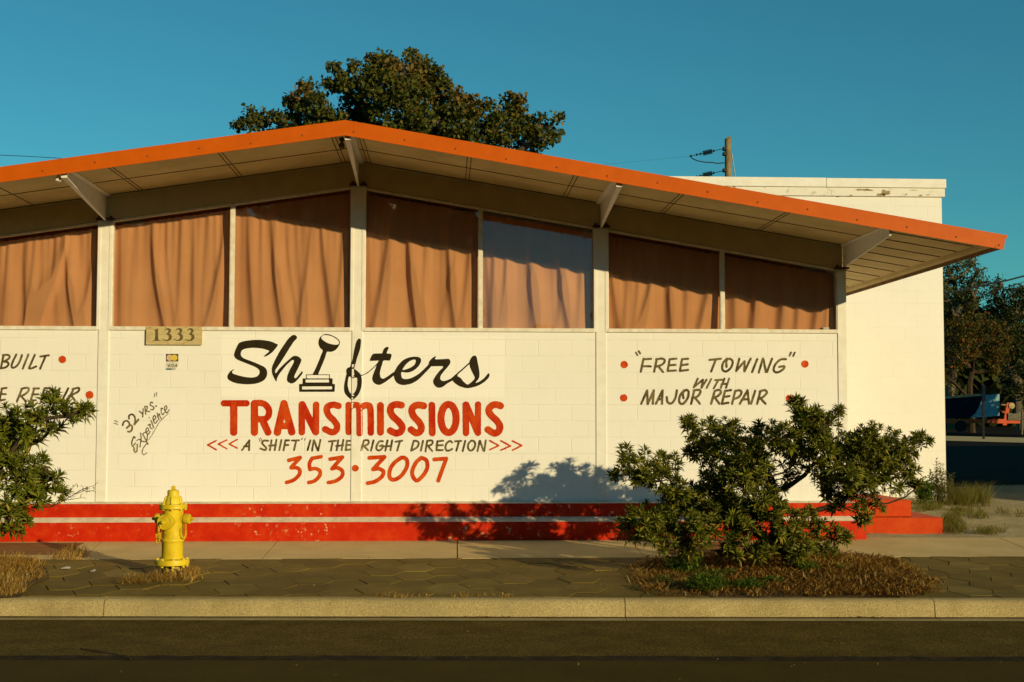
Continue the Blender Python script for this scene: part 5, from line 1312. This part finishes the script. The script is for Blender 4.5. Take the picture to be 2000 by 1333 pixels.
weed('leafy green weed at the foot of the broad shrub stem', 1575, 1124, 26, .20, 80, 73, None, False, .06)
weed('dark green weed in the shade under the low shrub branches', 1335, 1122, 38, .22, 100, 74, None, False, .07)
for i_, (px, py, rp_, hg, nn, lab) in enumerate(((1412,1132,30,.13,60,'low green weed half shaded under the middle of the broad shrub'),(1510,1146,26,.11,50,'low green weed among the straw in front of the shrub stem'),(1292,1140,18,.08,26,'small green weed at the thin end of the leaf litter'),(1640,1120,22,.12,30,'small green weed on the sunny side of the shrub stem'))):
    weed(lab, px, py, rp_, hg, nn, 110+i_, None, False, .05)
weed('tall thin weed climbing the corner of the white block wall', 1834, 985, 17, .80, 60, 75, M_ygrass, True, .075)
weed('tall leafy weed against the white wall beside the upper red step', 1806, 985, 22, .60, 80, 76, None, True, .085)
weed('knee high weed leaning round the white wall corner', 1856, 978, 10, .72, 9, 77, M_ygrass, True, .06)
blades('grass_clump', M_ygrass, 'tall yellow green grass clump at the corner of the white block wall', 'grass', ((1858,976),(1925,974),(1928,990),(1862,990)), 1100, (.10,.36), (.3,1.3), .0030, 81, kind=None, lot=True)
blades('grass', M_ygrass, 'yellow green grass beside the red steps', 'grass', ((1785,984),(1868,984),(1884,1036),(1848,1042),(1845,1008),(1785,1000)), 2300, (.03,.12), (.3,1.2), .003, 82, lot=True)
lv = Leaves()
for i, (px, py, rx, n) in enumerate(((1860,1022,14,200),(1915,1010,22,240),(1930,1042,26,320),(1868,1040,16,220),(1950,1002,14,100),(1895,1000,20,180),(1850,1036,8,120),(1990,1008,10,60))):
    blades('g', M_ygrass, None, None, ((px-rx,py-4),(px+rx,py-4),(px+rx,py+4),(px-rx,py+4)), n, (.03,.12), (.4,1.5), .003, 90+i, lot=True, lv=lv, finish=False)
tag(lv.build('grass', M_ygrass), 'scattered thin grass tufts on the gravel beyond the red steps', 'grass', kind='stuff')
blades('grass', M_ygrass, 'weeds sprouting along the joint between the red base and the walk', 'grass', ((690,1052.5),(770,1052.5),(770,1055),(690,1055)), 160, (.015,.05), (.3,1.3), .003, 99)
blades('grass', M_dry, 'thin dry grass in the joint behind the kerb', 'grass', ((630,1163.5),(1010,1165),(1010,1168),(630,1167)), 240, (.015,.04), (.4,1.6), .0025, 98)
# scattered crumbs of leaf on pavement, kerb and road
rs = np.random.RandomState(17); lv = Leaves()
for i in range(300):
    px, py = rs.uniform(-20, 2020), (rs.uniform(1090, 1166) if i < 200 else rs.uniform(1210, 1330))
    if i >= 200:
        d_ = ray(px, py); t_ = (zr-.002-CAM[2])/d_[2]; b = CAM+d_*t_
    else: b = AG(px, py, .006)
    a = rs.uniform(0, 6.28); s_ = rs.uniform(.004, .013); lv.card(b+np.array([0,0,.006]), np.array([math.cos(a)*s_, math.sin(a)*s_, rs.uniform(0,.006)]), np.array([-math.sin(a)*s_*.5, math.cos(a)*s_*.5, rs.uniform(0,.006)]))
for i in range(260):
    px = 1380+rs.normal(300, 26) if i < 130 else 950+rs.normal(0, 26); py = rs.uniform(1203, 1209); d_ = ray(px, py); t_ = (zr-CAM[2])/d_[2]; b = CAM+d_*t_
    a = rs.uniform(0, 6.28); s_ = rs.uniform(.008, .028); lv.card(b+np.array([0,0,rs.uniform(.006,.02)]), np.array([math.cos(a)*s_, math.sin(a)*s_, rs.uniform(0,.01)]), np.array([-math.sin(a)*s_*.3, math.cos(a)*s_*.3, .002]))
tag(lv.build('leaf_litter', M_litter), 'crumbs of dead leaf scattered over the paving and the road', 'leaf litter', kind='stuff')
# a fallen stick on the road, scraps of paper
d_ = ray(157, 1271); a = CAM+d_*((zr-.01-CAM[2])/d_[2]); d_ = ray(255, 1290); b = CAM+d_*((zr-.018-CAM[2])/d_[2])
m = MB(); up_ = np.array([0,0,.014]); m.tube([a+up_, a*.7+b*.3+up_*1.3, a*.35+b*.65+up_*.9+np.array([.01,.02,0]), b+up_*.7], [.004,.010,.011,.006], 6)
m.tube([a*.35+b*.65+up_, a*.2+b*.8+up_+np.array([.05,-.03,.01])], [.006,.002], 5)
tag(m.build('stick', M_stem, None, smooth=60), 'dark brown fallen stick lying across the worn seam of the road', 'stick')
for (px, py, w_), lab in zip(((129,1110,.05), (182,1115.5,.024)), ('flat pale scrap of paper on the hexagon blocks', 'tiny crumpled white scrap of paper on the hexagon blocks nearer the hydrant')):
    b = AG(px, py, .016); m = MB(); m.add([b+np.array([-w_, -.03, -.004]), b+np.array([w_, -.04, 0]), b+np.array([w_*.8, .03, .006]), b+np.array([0, .045, .012]), b+np.array([-w_*.9, .03, .002])], [(0,1,2,3,4)])
    tag(m.build('paper_scrap', M_white), lab, 'litter')

# ------------------------------------------------------------------ utility pole and wires
M_pole = concrete('pole_wood', (.17,.115,.05), (.30,.22,.11), .35, 3, .006, 40, .9)
M_wire = basic('dark_wire', (.015,.02,.024), (.03,.035,.04), 20, .6); M_ins = basic('insulator_glaze', (.010,.025,.045), (.02,.04,.06), 20, .3); M_galv = basic('galvanised', (.30,.30,.28), (.45,.44,.4), 20, .5, metal=.6)
Yp = 27.0
pt, pb = AY(1421.5, 266, Yp), AY(1420, 400, Yp); rp = 6.4/ppm(Yp)
pole = thing('utility_pole', 'weathered wooden utility pole rising behind the tall white block building', 'pole', (float(pt[0]), Yp, zlot(Yp)))
m = MB(); n_ = 14; P_ = []
m.tube([(pt[0]-.02, Yp, zlot(Yp)-.3), (pt[0]-.01, Yp, 5), (pt[0], Yp, pt[2]-.05)], [rp*1.25, rp*1.12, rp*.96], n_, cap=False)
e = len(m.v)-n_
for k in range(n_): x, y, z = m.v[e+k]; m.v[e+k] = (x, y, pt[2]-.05+(x-pt[0])*.55)
m.f.append(tuple(range(e, e+n_))); m.m.append(0); m.build('shaft', M_pole, pole, smooth=60)
for y_ in (0, 43):
    a, b = AY(1414.5, 290.5+y_, Yp), AY(1346, 306+y_, Yp)
    m = MB(); m.tube([a, b], .012, 5)
    for t in np.linspace(.36, .60, 9): c = a+(b-a)*t; m.lathe([(.02,-.012), (.085,-.006), (.085,.006), (.02,.012)], c, b-a, 10)
    for t in (.02, .3, .68, .78, .95): c = a+(b-a)*t; m.lathe([(.03,-.03), (.045,0), (.03,.03)], c, b-a, 8)
    m.build('insulator', M_ins, pole, smooth=40)
m = MB(); m.tube([AY(px, py, Yp) for px, py in ((1349,306),(1352,310),(1362,314.5),(1375,317),(1392,318),(1400,319.5),(1415,318.5))], .018, 6); m.build('jumper_wire', M_wire, pole)
for r_ in (291, 301, 333): m = MB(); c = AY(1415, r_, Yp-.1); m.obox(c, (.05,0,0), (0,.12,0), (0,0,.05)); m.build('pole_clamp', M_wire, pole)
m = MB(); m.tube([AY(1429, 300, Yp), AY(1436.5, 349, Yp), AY(1446, 412, Yp)], .018, 6); m.build('guy_wire', M_galv, pole)
def wire(pts, Y, r, label):
    p = [AY(px, py, Y) for px, py in pts]; m = MB(); m.tube(p, r, 6); tag(m.build('power_line', M_wire), label, 'wire', 'overhead wires')
wire(((1180,322),(1300,310),(1346,306)), Yp, .0025, 'hair thin overhead wire running from the pole insulator over the roof')
wire(((1760,592),(1842,574),(1875,568),(1912,560),(1940,553),(1966,548.5),(2000,539.5),(2060,524)), 26, .030, 'thick sagging overhead cable crossing the far trees')
wire(((1900,592),(1962,574),(2000,560),(2060,540)), 26, .012, 'lowest thin overhead wire under the thick cable')
wire(((1930,574),(1980,557.5),(2000,551),(2060,532)), 26, .012, 'thin overhead wire just below the thick cable')
wire(((-40,302),(0,303.5),(50,305.5),(110,309),(180,316)), 26, .010, 'hair thin overhead wire above the long roof slope at the frame edge')

# ------------------------------------------------------------------ trailer yard
Yr = 50.0
def tp(px, py, dy=0): return AY(px, py, Yr+dy)
M_navy = basic('navy_paint', (.004,.009,.020), (.007,.015,.030), 4, .9, spec=.05); M_sunlit_blue = basic('sunlit_blue_paint', (.16,.33,.40), (.24,.42,.48), 5, .5); M_tr = basic('orange_red_chassis', (.50,.06,.012), (.58,.09,.02), 6, .5); M_tan = basic('tan_canvas', (.38,.28,.14), (.48,.37,.2), 6, .8); M_tyre = basic('tyre', (.012,.012,.012), (.02,.02,.02), 20, .9); M_engine = basic('greasy_iron', (.07,.06,.045), (.2,.17,.12), 15, .6)
gz = zlot(Yr)
tr = thing('trailer', 'dark blue covered trailer with its sunlit end painted pale blue on an orange red chassis', 'trailer', (float(tp(1905, 840)[0]), Yr, gz))
body = [(1790,782),(1860,776),(1918,771.5),(1953,769),(1953,812),(1930,815),(1790,819)]
q = [tp(*p) for p in body]; m = MB(); m.prism_y([(p[0], p[2]) for p in q][::-1], Yr, Yr+2.1); m.build('body', M_navy, tr, bevel=.04)
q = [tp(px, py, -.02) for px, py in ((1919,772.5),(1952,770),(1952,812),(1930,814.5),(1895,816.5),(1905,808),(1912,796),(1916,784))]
m = MB(); m.prism_y([(p[0], p[2]) for p in q][::-1], Yr-.03, Yr-.002); m.build('sunlit_panel', M_sunlit_blue, tr)  # sunlit part of the body painted pale, its curved edge the shadow line
q = [tp(px, py, -.02) for px, py in ((1790,780),(1860,774),(1918,770),(1918,773.5),(1860,778),(1790,784))]
m = MB(); m.prism_y([(p[0], p[2]) for p in q][::-1], Yr-.05, Yr+.4); m.build('top_rail', M_tan, tr)
m = MB()
a, b = tp(1800, 823), tp(1991, 823); hh = 4.2/ppm(Yr); m.box(a[0], b[0], Yr-.08, Yr+.05, a[2]-hh, a[2]+hh); m.box(a[0], b[0], Yr+1.7, Yr+1.85, a[2]-hh, a[2]+hh)
for px in (1830, 1900, 1950, 1985): c = tp(px, 823); m.box(c[0]-.08, c[0]+.08, Yr+.052, Yr+1.698, c[2]-hh*.8, c[2]+hh*.8)
c = tp(1964, 820); m.obox(tp(1965.5, 809), np.array([.10,0,0]), (0,.07,0), tp(1967.5, 798)-tp(1963.5, 820)); m.obox(tp(1956, 803), (tp(1963, 807)-tp(1950, 800))/2, (0,.05,0), (0,0,.05))
m.build('chassis', M_tr, tr)
for px in (1876, 1838):
    c = tp(px, 832.5, -.02); r_ = 11.5/ppm(Yr); m = MB(); m.lathe([(r_*.55,-.11), (r_*.92,-.11), (r_,-.07), (r_,.07), (r_*.92,.11), (r_*.55,.11)], c, (0,1,0), 24); w_ = m.build('wheel', M_tyre, tr, smooth=40)
    m = MB(); m.lathe([(r_*.15,-.10), (r_*.15,.05)], c, (0,1,0), 12)
    for k in range(9): t = k*math.pi*2/9; m.obox(c+np.array([math.cos(t), 0, math.sin(t)])*r_*.33, np.array([math.cos(t), 0, math.sin(t)])*r_*.24, np.array([-math.sin(t), 0, math.cos(t)])*r_*.05, (0,.05,0))
    m.build('spoked_rim', M_engine, w_)
m = MB(); rs = np.random.RandomState(3)
for px in range(1969, 1993, 4): c = tp(px, 814+rs.uniform(-2,2)); m.box(c[0]-.055, c[0]+.055, Yr-.15, Yr+.8, tp(px, 821)[2], c[2]+rs.uniform(.1,.2))
c = tp(1980, 811); m.tube([tp(1968,810), tp(1993,810)], .05, 8); m.build('engine', M_engine, tr)
m = MB(); m.lathe([(.02,-.14), (.15,-.12), (.17,0), (.15,.12), (.02,.14)], tp(1974.5, 793), (0,1,0), 20); m.tube([tp(1955,791), tp(1975,792)], .035, 8); m.build('winch_drum', M_tan, tr, smooth=50)
m = MB(); c = tp(1993, 838); m.tube([tp(1996,800), (tp(1996,848)[0], Yr, gz)], .05, 8); m.build('jack_leg', M_engine, tr)
Yq = 40.0; g2 = zlot(Yq); c = AY(1920, 800, Yq)
sp = thing('sign_post', 'slim dark post with a narrow plate standing before the blue trailer', 'sign post', (float(c[0]), Yq, g2))
m = MB(); m.box(c[0]-.045, c[0]+.045, Yq-.03, Yq+.03, g2-.2, AY(1920, 752, Yq)[2]); m.build('post', M_tyre, sp)
a, b = AY(1917.5, 753, Yq), AY(1924.5, 785, Yq); m = MB(); m.box(a[0], b[0], Yq-.055, Yq-.032, b[2], a[2]); m.build('plate', M_navy, sp)
